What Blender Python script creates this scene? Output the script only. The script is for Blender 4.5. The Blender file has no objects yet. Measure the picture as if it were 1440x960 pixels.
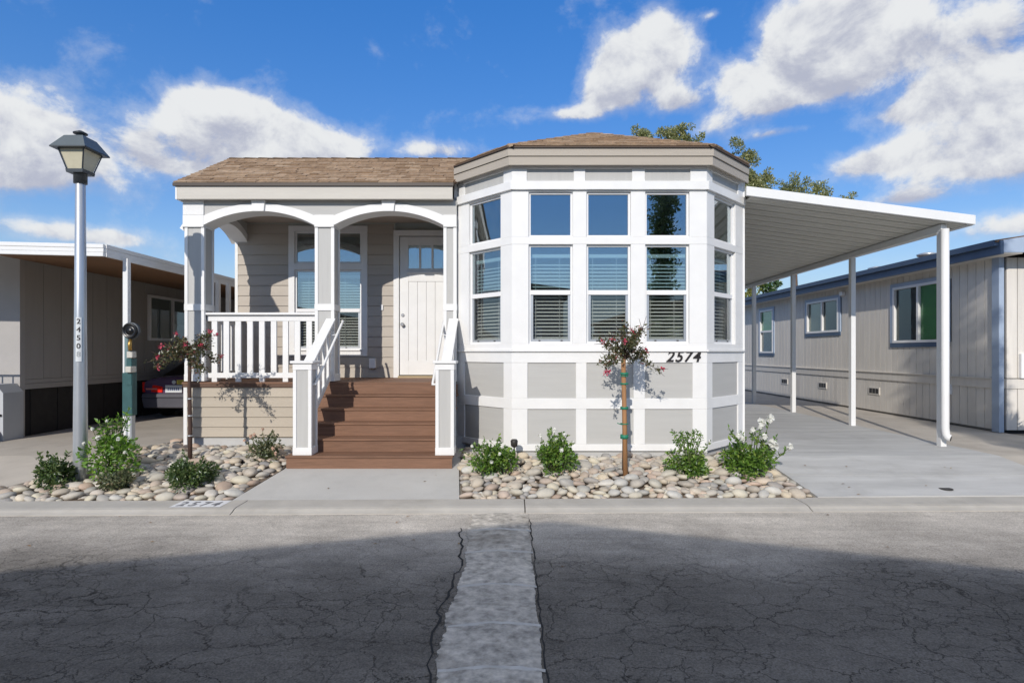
import bpy, bmesh, math, random
from mathutils import Vector, Matrix, noise as mnoise
R = math.radians
scene = bpy.context.scene
COL = scene.collection
random.seed(7)

# ------------------------------------------------------------------ camera, sun, sky, exposure
CAM_Z = 1.45
cam = bpy.data.cameras.new('camera'); cam_o = bpy.data.objects.new('camera', cam); COL.objects.link(cam_o)
cam.sensor_width = 36.0; cam.lens = 20.0; cam.shift_y = 15.0 / 1440.0
cam.clip_start = 0.05; cam.clip_end = 3000
cam_o.location = (0, 0, CAM_Z); cam_o.rotation_euler = (R(90), 0, 0)
scene.camera = cam_o
scene.view_settings.view_transform = 'Standard'
scene.view_settings.look = 'None'
scene.view_settings.gamma = 1.0
scene.view_settings.exposure = -0.55
scene.cycles.max_bounces = 8
scene.cycles.transparent_max_bounces = 16
scene.cycles.caustics_reflective = False

SUN_AZ = R(15.0)      # light travels this far towards +X from +Y
SUN_EL = R(26.0)
sl = bpy.data.lights.new('sun', 'SUN'); sl.energy = 5.0; sl.angle = R(0.5); sl.color = (1.0, 0.935, 0.85)
so = bpy.data.objects.new('sun', sl); COL.objects.link(so)
travel = Vector((math.sin(SUN_AZ) * math.cos(SUN_EL), math.cos(SUN_AZ) * math.cos(SUN_EL), -math.sin(SUN_EL)))
so.rotation_euler = travel.to_track_quat('-Z', 'Y').to_euler()
so.location = (-10, -30, 20)

world = bpy.data.worlds.new('World'); scene.world = world; world.use_nodes = True
def build_world():
    nt = world.node_tree; N = nt.nodes; L = nt.links; N.clear()
    def sock(n, i, v):
        if hasattr(v, 'links'): L.new(v, n.inputs[i])
        elif v is not None: n.inputs[i].default_value = v
    def M(op, a, b=None, c=None):
        n = N.new('ShaderNodeMath'); n.operation = op
        sock(n, 0, a); sock(n, 1, b); sock(n, 2, c)
        return n.outputs[0]
    def DOT(a, v):
        n = N.new('ShaderNodeVectorMath'); n.operation = 'DOT_PRODUCT'; L.new(a, n.inputs[0]); n.inputs[1].default_value = v
        return n.outputs['Value']
    def SM(x, lo, hi):
        n = N.new('ShaderNodeMapRange'); n.interpolation_type = 'SMOOTHSTEP'
        L.new(x, n.inputs[0]); n.inputs[1].default_value = lo; n.inputs[2].default_value = hi
        return n.outputs[0]
    def MIX(f, a, b):
        n = N.new('ShaderNodeMix'); n.data_type = 'RGBA'; sock(n, 0, f); sock(n, 6, a); sock(n, 7, b)
        return n.outputs[2]
    tc = N.new('ShaderNodeTexCoord'); d = tc.outputs['Generated']
    sky = N.new('ShaderNodeTexSky'); sky.sky_type = 'NISHITA'; sky.sun_disc = False
    sky.sun_elevation = SUN_EL; sky.sun_rotation = R(180) + SUN_AZ
    sky.air_density = 1.0; sky.dust_density = 0.0; sky.ozone_density = 2.0
    hs = N.new('ShaderNodeHueSaturation'); hs.inputs['Saturation'].default_value = 2.08; hs.inputs['Value'].default_value = 5.6
    hs.inputs['Hue'].default_value = 0.522
    gm = N.new('ShaderNodeGamma'); gm.inputs[1].default_value = 0.52; L.new(sky.outputs[0], gm.inputs[0])
    L.new(gm.outputs[0], hs.inputs['Color'])
    # fine structure
    def noise(scale, detail, rough, dist=0.0, off=(0, 0, 0), stretch=(1, 1, 1)):
        mp = N.new('ShaderNodeMapping'); mp.inputs[1].default_value = off; mp.inputs[3].default_value = stretch
        L.new(d, mp.inputs[0])
        n = N.new('ShaderNodeTexNoise'); n.inputs['Scale'].default_value = scale; n.inputs['Detail'].default_value = detail
        n.inputs['Roughness'].default_value = rough; n.inputs['Distortion'].default_value = dist
        L.new(mp.outputs[0], n.inputs['Vector'])
        return n.outputs[0]
    n1 = noise(9.0, 12, 0.62, 0.25, (0, 0, 0), (1, 1, 1.25))
    n1b = noise(9.0, 12, 0.62, 0.25, (-0.012, -0.01, 0.035), (1, 1, 1.25))   # same field, looked at a little towards the sun
    n2 = noise(20.0, 8, 0.62, 0.2, (3, 1, 2))
    # cumulus heaps: azimuth/elevation as offsets from straight ahead, widths in tangent units
    heaps = [  # (px, py, rx, ry, weight) as angles off the street view: (px-720)/800, (495-py)/800
        (25, 178, 85, 58, 1.0), (70, 215, 70, 40, .75), (5, 235, 60, 35, .7),
        (300, 160, 78, 42, 1.05), (370, 195, 115, 52, 1.1), (225, 212, 60, 34, .8), (455, 205, 70, 26, .8), (320, 235, 90, 34, .8),
        (55, 322, 110, 22, .75), (150, 335, 60, 18, .6),
        (622, 212, 52, 16, .8), (690, 214, 20, 8, .5),
        (925, 52, 58, 38, 1.05), (895, 92, 70, 40, 1.05), (848, 138, 42, 26, .85), (800, 160, 44, 11, .8), (958, 140, 46, 22, .72), (1000, 178, 28, 18, .75), (1000, 22, 12, 6, .6),
        (1160, 25, 88, 44, 1.0), (1110, 88, 58, 46, 1.0), (1035, 108, 26, 22, .75), (1090, 135, 66, 24, .8), (1225, 62, 80, 48, .85), (1200, 120, 60, 28, .72),
        (1400, 40, 78, 60, .85), (1400, 118, 66, 34, .85), (1275, 158, 62, 22, .9), (1330, 125, 48, 26, .8),
        (1405, 180, 74, 34, 1.0), (1300, 205, 72, 26, 1.0), (1210, 232, 52, 20, .9), (1370, 240, 100, 26, .9),
        (1095, 186, 42, 8, .75), (1270, 280, 66, 13, .75), (1410, 318, 70, 22, .85),
        (1600, 120, 140, 90, 1.0), (1660, 250, 120, 45, .9), (-140, 230, 110, 60, .95), (-300, 120, 90, 50, .9),
        (560, -150, 120, 40, .8), (1250, -170, 160, 70, 1.0), (100, -220, 120, 50, .8)]
    tot = None; wsum = None
    cells = []
    for (px, py, rx, ry, w) in heaps:
        c = Vector((px - 720, 800, 495 - py)); ln = c.length; c.normalize()
        cells.append((c, rx / ln, ry / ln, w))
    rr = random.Random(11)
    for k in range(26):         # unseen clouds added overhead and behind, to whiten the sky fill
        if k < 18: az = R(100 + 160 * (k * .618 % 1)); el = R(rr.uniform(30, 72))
        else: az = R(k * 137.5); el = R(rr.uniform(68, 82))
        c = Vector((math.sin(az) * math.cos(el), math.cos(az) * math.cos(el), math.sin(el)))
        cells.append((c, rr.uniform(.18, .32), rr.uniform(.11, .19), rr.uniform(.9, 1.1)))
    for c, sx, sy, w in cells:
        t1 = Vector((0, 0, 1)).cross(c) * -1.0; t1.normalize(); t2 = t1.cross(c); t2.normalize()
        if t2.z < 0: t2 = -t2
        a = DOT(d, t1 / sx); b = DOT(d, t2 / sy); f = DOT(d, c)
        q = M('MULTIPLY_ADD', a, a, M('MULTIPLY', b, b))
        g = M('POWER', 2.71828, M('MULTIPLY', q, -1.05))
        g = M('MULTIPLY', g, M('MULTIPLY', M('GREATER_THAN', f, 0.3), w))
        gb = M('MULTIPLY', g, b)
        tot = g if tot is None else M('ADD', tot, g)
        wsum = gb if wsum is None else M('ADD', wsum, gb)
    rel = M('DIVIDE', wsum, M('ADD', tot, 0.05))           # height within the heap, about -1..1
    totc = M('MINIMUM', M('MULTIPLY', tot, 1.08), 1.15)
    dens = M('ADD', M('ADD', totc, M('MULTIPLY', M('SUBTRACT', n1, 0.5), 1.9)), M('MULTIPLY', M('SUBTRACT', n2, 0.5), 0.95))
    densb = M('ADD', totc, M('MULTIPLY', M('SUBTRACT', n1b, 0.5), 1.9))
    alpha = SM(dens, 0.36, 0.92)
    veil = M('MULTIPLY', SM(dens, 0.10, 0.7), 0.32)
    alpha = M('MAXIMUM', alpha, veil)
    lit = M('ADD', M('MULTIPLY', M('SUBTRACT', n1, n1b), 2.6), M('MULTIPLY_ADD', rel, 0.55, 0.64))
    lit = M('ADD', lit, M('MULTIPLY', M('SUBTRACT', n2, 0.5), 0.7))
    lit = M('SUBTRACT', lit, M('MULTIPLY', SM(dens, 0.7, 1.7), 0.22))
    lit = SM(lit, 0.02, 0.88)
    cloud = MIX(lit, (7.9, 8.4, 10.3, 1), (14.0, 14.3, 14.6, 1))
    sz = N.new('ShaderNodeSeparateXYZ'); L.new(d, sz.inputs[0])
    clear = MIX(SM(sz.outputs['Z'], -0.02, 0.20), (6.2, 8.6, 11.6, 1), hs.outputs[0])
    out_c = MIX(alpha, clear, cloud)
    bg = N.new('ShaderNodeBackground'); bg.inputs[1].default_value = 0.085
    L.new(out_c, bg.inputs[0])
    o = N.new('ShaderNodeOutputWorld'); L.new(bg.outputs[0], o.inputs[0])
build_world()

# ------------------------------------------------------------------ materials
MAT = {}
def mat(name, col, rough=.6, var=.10, scale=3.0, bump=0.0, bscale=60.0, rnd=0.0, metal=0.0, stretch=(1, 1, 1), spec=.4, dirt=0.0, coat=0.0):
    if name in MAT: return MAT[name]
    m = bpy.data.materials.new(name); m.use_nodes = True; nt = m.node_tree; N = nt.nodes; L = nt.links
    p = N['Principled BSDF']; p.inputs['Roughness'].default_value = rough; p.inputs['Metallic'].default_value = metal
    p.inputs['Specular IOR Level'].default_value = spec; p.inputs['Coat Weight'].default_value = coat
    g = N.new('ShaderNodeNewGeometry'); mp = N.new('ShaderNodeMapping'); mp.inputs[3].default_value = stretch
    L.new(g.outputs['Position'], mp.inputs[0])
    n = N.new('ShaderNodeTexNoise'); n.inputs['Scale'].default_value = scale; n.inputs['Detail'].default_value = 8; n.inputs['Roughness'].default_value = .6
    L.new(mp.outputs[0], n.inputs['Vector'])
    mr = N.new('ShaderNodeMapRange'); mr.inputs[1].default_value = .25; mr.inputs[2].default_value = .75
    mr.inputs[3].default_value = 1 - var; mr.inputs[4].default_value = 1 + var
    L.new(n.outputs[0], mr.inputs[0])
    val = mr.outputs[0]
    if rnd:
        oi = N.new('ShaderNodeObjectInfo'); m2 = N.new('ShaderNodeMapRange'); m2.inputs[3].default_value = 1 - rnd; m2.inputs[4].default_value = 1 + rnd
        L.new(oi.outputs['Random'], m2.inputs[0])
        mm = N.new('ShaderNodeMath'); mm.operation = 'MULTIPLY'; L.new(val, mm.inputs[0]); L.new(m2.outputs[0], mm.inputs[1]); val = mm.outputs[0]
    vm = N.new('ShaderNodeVectorMath'); vm.operation = 'SCALE'; vm.inputs[0].default_value = col[:3]; L.new(val, vm.inputs['Scale'])
    cs = vm.outputs[0]
    if dirt:
        nd = N.new('ShaderNodeTexNoise'); nd.inputs['Scale'].default_value = 1.3; nd.inputs['Detail'].default_value = 9; nd.inputs['Roughness'].default_value = .68
        L.new(g.outputs['Position'], nd.inputs['Vector'])
        md = N.new('ShaderNodeMapRange'); md.inputs[1].default_value = .52; md.inputs[2].default_value = .72; md.inputs[3].default_value = 0; md.inputs[4].default_value = dirt
        L.new(nd.outputs[0], md.inputs[0])
        mx = N.new('ShaderNodeMix'); mx.data_type = 'RGBA'; L.new(md.outputs[0], mx.inputs[0]); L.new(cs, mx.inputs[6])
        mx.inputs[7].default_value = (col[0] * .5, col[1] * .47, col[2] * .43, 1); cs = mx.outputs[2]
    L.new(cs, p.inputs['Base Color'])
    if bump:
        nb = N.new('ShaderNodeTexNoise'); nb.inputs['Scale'].default_value = bscale; nb.inputs['Detail'].default_value = 5
        L.new(mp.outputs[0], nb.inputs['Vector'])
        b = N.new('ShaderNodeBump'); b.inputs['Strength'].default_value = bump; b.inputs['Distance'].default_value = .01
        L.new(nb.outputs[0], b.inputs['Height']); L.new(b.outputs[0], p.inputs['Normal'])
    MAT[name] = m
    return m

def ramp_mat(name, stops, rough=.7, bump=.3, bscale=40.0, nscale=9.0, var=.25, island=False):
    """each object takes its own tone off a ramp (Object Info random), mottled by noise"""
    m = bpy.data.materials.new(name); m.use_nodes = True; nt = m.node_tree; N = nt.nodes; L = nt.links
    p = N['Principled BSDF']; p.inputs['Roughness'].default_value = rough; p.inputs['Specular IOR Level'].default_value = .3
    oi = N.new('ShaderNodeObjectInfo'); rp = N.new('ShaderNodeValToRGB'); e = rp.color_ramp.elements
    while len(e) < len(stops): e.new(.5)
    for i, c in enumerate(stops):
        e[i].position = i / (len(stops) - 1); e[i].color = (*c, 1)
    rp.color_ramp.interpolation = 'LINEAR'
    g = N.new('ShaderNodeNewGeometry'); L.new(g.outputs['Random Per Island'] if island else oi.outputs['Random'], rp.inputs[0]); n = N.new('ShaderNodeTexNoise'); n.inputs['Scale'].default_value = nscale; n.inputs['Detail'].default_value = 8
    n.inputs['Roughness'].default_value = .65
    L.new(g.outputs['Position'], n.inputs['Vector'])
    mr = N.new('ShaderNodeMapRange'); mr.inputs[1].default_value = .3; mr.inputs[2].default_value = .7; mr.inputs[3].default_value = 1 - var; mr.inputs[4].default_value = 1 + var
    L.new(n.outputs[0], mr.inputs[0])
    vm = N.new('ShaderNodeVectorMath'); vm.operation = 'SCALE'; L.new(rp.outputs[0], vm.inputs[0]); L.new(mr.outputs[0], vm.inputs['Scale'])
    L.new(vm.outputs[0], p.inputs['Base Color'])
    nb = N.new('ShaderNodeTexNoise'); nb.inputs['Scale'].default_value = bscale; nb.inputs['Detail'].default_value = 6
    L.new(g.outputs['Position'], nb.inputs['Vector'])
    b = N.new('ShaderNodeBump'); b.inputs['Strength'].default_value = bump; b.inputs['Distance'].default_value = .01
    L.new(nb.outputs[0], b.inputs['Height']); L.new(b.outputs[0], p.inputs['Normal'])
    MAT[name] = m
    return m

def leaf_mat(name, dark, light, extra=None, trans=.35, nscale=26.0):
    m = bpy.data.materials.new(name); m.use_nodes = True; nt = m.node_tree; N = nt.nodes; L = nt.links; N.clear()
    g = N.new('ShaderNodeNewGeometry')
    rp = N.new('ShaderNodeValToRGB'); e = rp.color_ramp.elements
    e[0].position = .0; e[0].color = (*dark, 1); e[1].position = .8; e[1].color = (*light, 1)
    if extra: x = e.new(1.0); x.color = (*extra, 1)
    L.new(g.outputs['Random Per Island'], rp.inputs[0])
    di = N.new('ShaderNodeBsdfDiffuse'); tr = N.new('ShaderNodeBsdfTranslucent'); gl = N.new('ShaderNodeBsdfGlossy'); gl.inputs['Roughness'].default_value = .38
    gl.inputs['Color'].default_value = (.9, .95, 1, 1)
    L.new(rp.outputs[0], di.inputs[0]); L.new(rp.outputs[0], tr.inputs[0])
    mx = N.new('ShaderNodeMixShader'); mx.inputs[0].default_value = trans; L.new(di.outputs[0], mx.inputs[1]); L.new(tr.outputs[0], mx.inputs[2])
    m2 = N.new('ShaderNodeMixShader'); m2.inputs[0].default_value = .05; L.new(mx.outputs[0], m2.inputs[1]); L.new(gl.outputs[0], m2.inputs[2])
    o = N.new('ShaderNodeOutputMaterial'); L.new(m2.outputs[0], o.inputs[0])
    MAT[name] = m
    return m

def glass_mat(name, refl=.3, tint=(.8, .9, .92)):
    m = bpy.data.materials.new(name); m.use_nodes = True; nt = m.node_tree; N = nt.nodes; L = nt.links; N.clear()
    gl = N.new('ShaderNodeBsdfGlossy'); gl.inputs['Roughness'].default_value = .0; gl.inputs['Color'].default_value = (.92, .95, .98, 1)
    tr = N.new('ShaderNodeBsdfTransparent'); tr.inputs[0].default_value = (*tint, 1)
    lf = N.new('ShaderNodeLayerWeight'); lf.inputs[0].default_value = .5
    lw = N.new('ShaderNodeMath'); lw.operation = 'POWER'; L.new(lf.outputs['Facing'], lw.inputs[0]); lw.inputs[1].default_value = 4.0
    ad = N.new('ShaderNodeMath'); ad.operation = 'ADD'; ad.use_clamp = True; L.new(lw.outputs[0], ad.inputs[0]); ad.inputs[1].default_value = refl
    g = N.new('ShaderNodeNewGeometry'); n = N.new('ShaderNodeTexNoise'); n.inputs['Scale'].default_value = 1.6; L.new(g.outputs['Position'], n.inputs['Vector'])
    b = N.new('ShaderNodeBump'); b.inputs['Strength'].default_value = .012; b.inputs['Distance'].default_value = .05; L.new(n.outputs[0], b.inputs['Height']); L.new(b.outputs[0], gl.inputs['Normal'])
    mx = N.new('ShaderNodeMixShader'); L.new(ad.outputs[0], mx.inputs[0]); L.new(tr.outputs[0], mx.inputs[1]); L.new(gl.outputs[0], mx.inputs[2])
    o = N.new('ShaderNodeOutputMaterial'); L.new(mx.outputs[0], o.inputs[0])
    MAT[name] = m
    return m

WHITE = mat('white_paint', (.79, .79, .78), .5, .045, 3.5, .12, 70)
VINYL = mat('vinyl', (.82, .82, .82), .35, .02)
GREYP = mat('grey_panel_paint', (.475, .472, .455), .6, .05, 5, .12, 40, stretch=(.25, .25, 3))
GREYV = mat('grey_panel_paint_vertical', (.475, .472, .455), .6, .06, 6, .14, 40, stretch=(3, 3, .2))
BEIGE = mat('beige_siding_paint', (.45, .395, .32), .6, .05, 5, .16, 45, rnd=.03, stretch=(.3, .3, 4))
TAUPE = mat('taupe_siding_paint', (.46, .41, .35), .6, .05, 5, .16, 45, rnd=.03, stretch=(.3, .3, 4))
FASCIA = mat('fascia_paint', (.56, .53, .475), .6, .05, 4, .15, 45, stretch=(.3, .3, 4))
FASCIA2 = mat('fascia_paint_taupe', (.43, .385, .325), .6, .05, 4, .15, 45, stretch=(.3, .3, 4))
CEIL = mat('porch_ceiling_paint', (.40, .34, .29), .7, .05)
DECKM = mat('composite_decking', (.205, .110, .068), .65, .25, 7, .35, 60, rnd=.12, stretch=(.4, 5, 5))
DECKE = mat('deck_edge', (.13, .075, .05), .6, .1)
DARKM = mat('dark_bronze', (.035, .032, .03), .5, .05)
DRIP = mat('drip_edge_brown', (.055, .04, .032), .5, .05)
CONC = mat('concrete_walk', (.48, .47, .445), .85, .10, 2.6, .4, 120, dirt=.28)
CONC2 = mat('concrete_slab_cool', (.47, .47, .46), .8, .20, 1.5, .3, 110, stretch=(.5, 2.6, 1), dirt=.30)
CONC3 = mat('concrete_slab_warm', (.48, .44, .385), .85, .12, 1.5, .35, 110, dirt=.4)
CURBM = mat('curb_concrete', (.46, .435, .39), .85, .12, 3.0, .4, 130, dirt=.35)
FOUND = mat('foundation_concrete', (.52, .52, .51), .85, .06, 4, .2, 100)
METALW = mat('white_aluminium', (.78, .785, .78), .35, .03, rnd=.0)
PANM = mat('ceiling_aluminium', (.66, .65, .59), .4, .03)
CHROME = mat('satin_metal', (.45, .45, .46), .3, .05, metal=1.0)
ROOFM = mat('roof_underlay', (.14, .09, .06), .9, .1)
SHCOL = [(.235, .155, .095), (.35, .245, .16), (.28, .19, .12), (.40, .29, .195), (.25, .165, .10), (.43, .32, .22), (.31, .215, .14)]
SHING = ramp_mat('shingle', SHCOL, .9, .6, 160, 14, .3)
SHINGJ = ramp_mat('shingle_course', SHCOL, .9, .6, 160, 14, .3, island=True)
STONE = ramp_mat('river_stone', [(0.538, 0.467, 0.369), (0.387, 0.372, 0.343), (0.591, 0.531, 0.43), (0.516, 0.393, 0.307), (0.312, 0.308, 0.292), (0.605, 0.553, 0.43), (0.473, 0.447, 0.389), (0.387, 0.292, 0.226), (0.591, 0.574, 0.522), (0.258, 0.25, 0.246), (0.559, 0.478, 0.358), (0.452, 0.403, 0.343)], .75, .22, 60, 7, .16)

STONEF = ramp_mat('river_stone_fill', [(0.538, 0.467, 0.369), (0.387, 0.372, 0.343), (0.591, 0.531, 0.43), (0.516, 0.393, 0.307), (0.312, 0.308, 0.292), (0.605, 0.553, 0.43), (0.473, 0.447, 0.389), (0.387, 0.292, 0.226), (0.591, 0.574, 0.522), (0.258, 0.25, 0.246), (0.559, 0.478, 0.358), (0.452, 0.403, 0.343)], .75, .22, 60, 7, .16, island=True)
DIRT = mat('bed_soil', (.16, .125, .095), .95, .3, 12, .6, 40)
GROUND = mat('bare_ground', (.27, .24, .20), .95, .25, 1.2, .5, 30)
INTW = mat('interior_wall', (.52, .54, .49), .8, .03)
INTF = mat('interior_floor', (.16, .11, .075), .5, .15)
BLIND = mat('blind_slat', (.85, .85, .82), .45, .02)
GLASS = glass_mat('window_glass', .25)
GLASSL = glass_mat('screened_glass', .09, (.80, .82, .81))
NUM = mat('number_metal', (.025, .022, .022), .4, .05)
NWALL = mat('ribbed_siding_grey', (.69, .655, .60), .7, .08, 4, .2, 60, rnd=.04, stretch=(2.5, 2.5, .25))
NTRIM = mat('slate_blue_trim', (.075, .115, .185), .5, .08)
NTRIM2 = mat('pale_blue_trim', (.36, .44, .56), .5, .06)
LWALL = mat('ribbed_siding_taupe', (.37, .355, .335), .7, .06, 4, .15, 60, stretch=(2.5, 2.5, .25))
LSKIRT = mat('dark_skirt', (.028, .026, .025), .8, .3, 8)
WOODC = mat('brown_ceiling_board', (.20, .105, .052), .6, .2, 6, stretch=(4, .3, 4), rnd=.08)
GALV = mat('painted_pole_steel', (.50, .53, .56), .33, .06, 3, metal=.55)
LAMPM = mat('lantern_frame', (.075, .085, .095), .45, .15, metal=.5)
LAMPR = mat('lantern_roof', (.13, .155, .165), .5, .12, metal=.4)  # lighter than the frame: sky reflection put into the colour
LAMPG = mat('milky_glass', (.58, .54, .40), .3, .08, 9)
TEAL = mat('teal_enamel', (.035, .10, .105), .5, .2, 8)
PALEM = mat('pale_tab', (.55, .53, .48), .6, .1)
BLACKG = mat('black_gloss', (.008, .008, .009), .3, .05, spec=.6)
CARP = mat('plum_car_paint', (.11, .065, .13), .22, .05, coat=.6)
CARB = mat('car_bumper', (.10, .10, .12), .35, .1)
TYRE = mat('tyre_rubber', (.02, .02, .02), .8, .1)
RED = mat('red_lens', (.80, .03, .02), .2, .15, 20)
YEL = mat('yellow_sticker', (.65, .55, .08), .5, .05)
PLATE = mat('plate', (.62, .65, .68), .4, .04)
PLATEB = mat('plate_marks', (.12, .16, .30), .5, .05)
BARK = mat('bark', (.13, .085, .06), .85, .3, 20, .5, 60, stretch=(1, 1, .25))
BARKD = mat('dark_bark', (.075, .045, .035), .85, .35, 24, .5, 60, stretch=(1, 1, .25))
STAKE = mat('stake_wood', (.33, .17, .075), .75, .3, 18, .4, 60, stretch=(1, 1, .12))
TIE = mat('green_tie', (.02, .20, .12), .5, .05)
STEM = mat('green_stem', (.10, .13, .045), .7, .15)
LEAF_R = leaf_mat('rose_leaf', (.045, .11, .015), (.16, .30, .035), (.30, .40, .08))
LEAF_B = leaf_mat('bright_leaf', (.08, .18, .02), (.22, .42, .05), (.38, .50, .10))
LEAF_D = leaf_mat('dark_leaf', (.035, .07, .018), (.11, .18, .045), (.24, .28, .10))
LEAF_G = leaf_mat('grey_leaf', (.06, .08, .035), (.17, .20, .09), (.36, .29, .18))
LEAF_M = leaf_mat('myrtle_leaf', (.05, .06, .022), (.14, .14, .05), (.26, .08, .06))
LEAF_T = leaf_mat('tree_leaf', (.15, .18, .06), (.40, .42, .17), (.60, .56, .27), .45)
LEAF_Y = leaf_mat('yellow_tree_leaf', (.10, .13, .02), (.26, .28, .05), (.40, .36, .09), .3)
LEAF_P = leaf_mat('palm_leaf', (.03, .07, .02), (.08, .15, .04), None, .2)
PETAL_W = leaf_mat('white_petal', (.72, .72, .66), (.85, .85, .80), None, .25)
PETAL_P = leaf_mat('pink_petal', (.42, .02, .055), (.62, .06, .12), (.70, .16, .20), .25)
PETAL_S = leaf_mat('peach_petal', (.60, .38, .28), (.72, .52, .40), None, .25)
CURTG = mat('green_blind', (.10, .46, .10), .6, .15, 5)
CURTB = mat('tan_blind', (.40, .37, .29), .6, .1, 5)
DARKI = mat('dark_interior', (.02, .02, .022), .8, .1)
PAINTW = mat('kerb_paint', (.70, .70, .70), .8, .10, 9)
PAINTD = mat('kerb_digit_paint', (.20, .20, .21), .8, .55, 16)
STICKER = mat('number_sticker', (.66, .69, .70), .5, .05)
STICKERD = mat('number_sticker_faded', (.38, .40, .41), .6, .2, 20)
CHAIRF = mat('chair_fabric', (.50, .55, .42), .8, .05)
WOODD = mat('chair_wood', (.12, .07, .04), .5, .1)
BRICKB = mat('brown_step_stone', (.24, .17, .12), .9, .3, 10, .4, 40)
BRASS = mat('brass_tap', (.45, .28, .08), .4, .1, metal=.8)

def asphalt():
    m = bpy.data.materials.new('asphalt'); m.use_nodes = True; nt = m.node_tree; N = nt.nodes; L = nt.links
    p = N['Principled BSDF']; p.inputs['Roughness'].default_value = .9; p.inputs['Specular IOR Level'].default_value = .05
    g = N.new('ShaderNodeNewGeometry'); P = g.outputs['Position']
    def noise(scale, detail=8, rough=.6, vec=P):
        n = N.new('ShaderNodeTexNoise'); n.inputs['Scale'].default_value = scale; n.inputs['Detail'].default_value = detail; n.inputs['Roughness'].default_value = rough
        L.new(vec, n.inputs['Vector']); return n
    def mr(x, a, b, c, d_, sm=False):
        n = N.new('ShaderNodeMapRange'); L.new(x, n.inputs[0])
        if sm: n.interpolation_type = 'SMOOTHSTEP'
        for i, v in enumerate((a, b, c, d_)): n.inputs[i + 1].default_value = v
        return n.outputs[0]
    def mul(a, b):
        n = N.new('ShaderNodeMath'); n.operation = 'MULTIPLY'
        for i, v in enumerate((a, b)):
            if hasattr(v, 'links'): L.new(v, n.inputs[i])
            else: n.inputs[i].default_value = v
        return n.outputs[0]
    # warped coordinate for the cracks
    nw = noise(2.2, 6, .65); sc = N.new('ShaderNodeVectorMath'); sc.operation = 'SCALE'; L.new(nw.outputs['Color'], sc.inputs[0]); sc.inputs['Scale'].default_value = .50
    ad = N.new('ShaderNodeVectorMath'); ad.operation = 'ADD'; L.new(P, ad.inputs[0]); L.new(sc.outputs[0], ad.inputs[1])
    fl = N.new('ShaderNodeMapping'); fl.inputs[3].default_value = (.8, 1.25, 0); L.new(ad.outputs[0], fl.inputs[0])
    def cracks(scale, width):
        v = N.new('ShaderNodeTexVoronoi'); v.feature = 'DISTANCE_TO_EDGE'; v.inputs['Scale'].default_value = scale; L.new(fl.outputs[0], v.inputs['Vector'])
        return mr(v.outputs['Distance'], 0.0, width, 0.0, 1.0, True)
    keep = mr(noise(.8, 4).outputs[0], .42, .64, 1.0, 0.0, True)       # where the crazing shows at all
    keep2 = mr(noise(.55, 4, .5).outputs[0], .34, .5, .0, 1.0, True)
    c1 = cracks(2.3, .014); c2 = cracks(6.0, .03)
    inv1 = mr(c1, 0, 1, 1, 0); inv2 = mr(c2, 0, 1, 1, 0)
    k1 = mul(inv1, mr(noise(1.7, 5).outputs[0], .32, .55, .25, .95)); k2 = mul(mul(inv2, keep), .75)
    k = N.new('ShaderNodeMath'); k.operation = 'MAXIMUM'; L.new(k1, k.inputs[0]); L.new(k2, k.inputs[1])
    crack = mr(k.outputs[0], 0, 1, 1, .16)
    base = mul(mr(noise(.7, 9, .65).outputs[0], .3, .7, .80, 1.20), mr(noise(75, 6, .8).outputs[0], .25, .75, .35, 1.65))
    base = mul(base, mr(noise(6, 6).outputs[0], .3, .7, .90, 1.10))
    streak = N.new('ShaderNodeMapping'); streak.inputs[3].default_value = (.5, 5, 1); L.new(P, streak.inputs[0])
    base = mul(base, mr(noise(1.4, 7, .6, streak.outputs[0]).outputs[0], .35, .7, .90, 1.12))
    # shade painted into the lane: darker away from the gutter, deepening the house shadow
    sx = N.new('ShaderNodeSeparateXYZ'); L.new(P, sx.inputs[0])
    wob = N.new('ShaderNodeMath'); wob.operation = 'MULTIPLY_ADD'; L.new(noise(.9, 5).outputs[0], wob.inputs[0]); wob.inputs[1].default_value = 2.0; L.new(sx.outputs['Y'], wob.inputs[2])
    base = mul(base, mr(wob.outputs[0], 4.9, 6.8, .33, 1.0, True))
    crack = mul(1.0, crack)
    crack_fade = mr(wob.outputs[0], 5.0, 6.4, 1.0, .22, True)      # cracks fade out towards the gutter
    kd = mul(k.outputs[0], crack_fade); crack = mr(kd, 0, 1, 1, .27)
    base = mul(base, crack)
    vm = N.new('ShaderNodeVectorMath'); vm.operation = 'SCALE'; vm.inputs[0].default_value = ASPHALT_COL; L.new(base, vm.inputs['Scale'])
    L.new(vm.outputs[0], p.inputs['Base Color'])
    hb = N.new('ShaderNodeMath'); hb.operation = 'MULTIPLY_ADD'; L.new(noise(150, 3).outputs[0], hb.inputs[0]); hb.inputs[1].default_value = .5
    L.new(crack, hb.inputs[2])
    b = N.new('ShaderNodeBump'); b.inputs['Strength'].default_value = .6; b.inputs['Distance'].default_value = .012
    L.new(hb.outputs[0], b.inputs['Height']); L.new(b.outputs[0], p.inputs['Normal'])
    return m
ASPHALT_COL = (.50, .46, .405)
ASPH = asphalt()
STRIPM = mat('patched_concrete_strip', (.46, .425, .37), .95, .6, 14, 1.0, 45, dirt=.75, rnd=.10)
SEAL = mat('crack_filler', (.55, .53, .49), .85, .2, 10, .4, 80)

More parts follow.
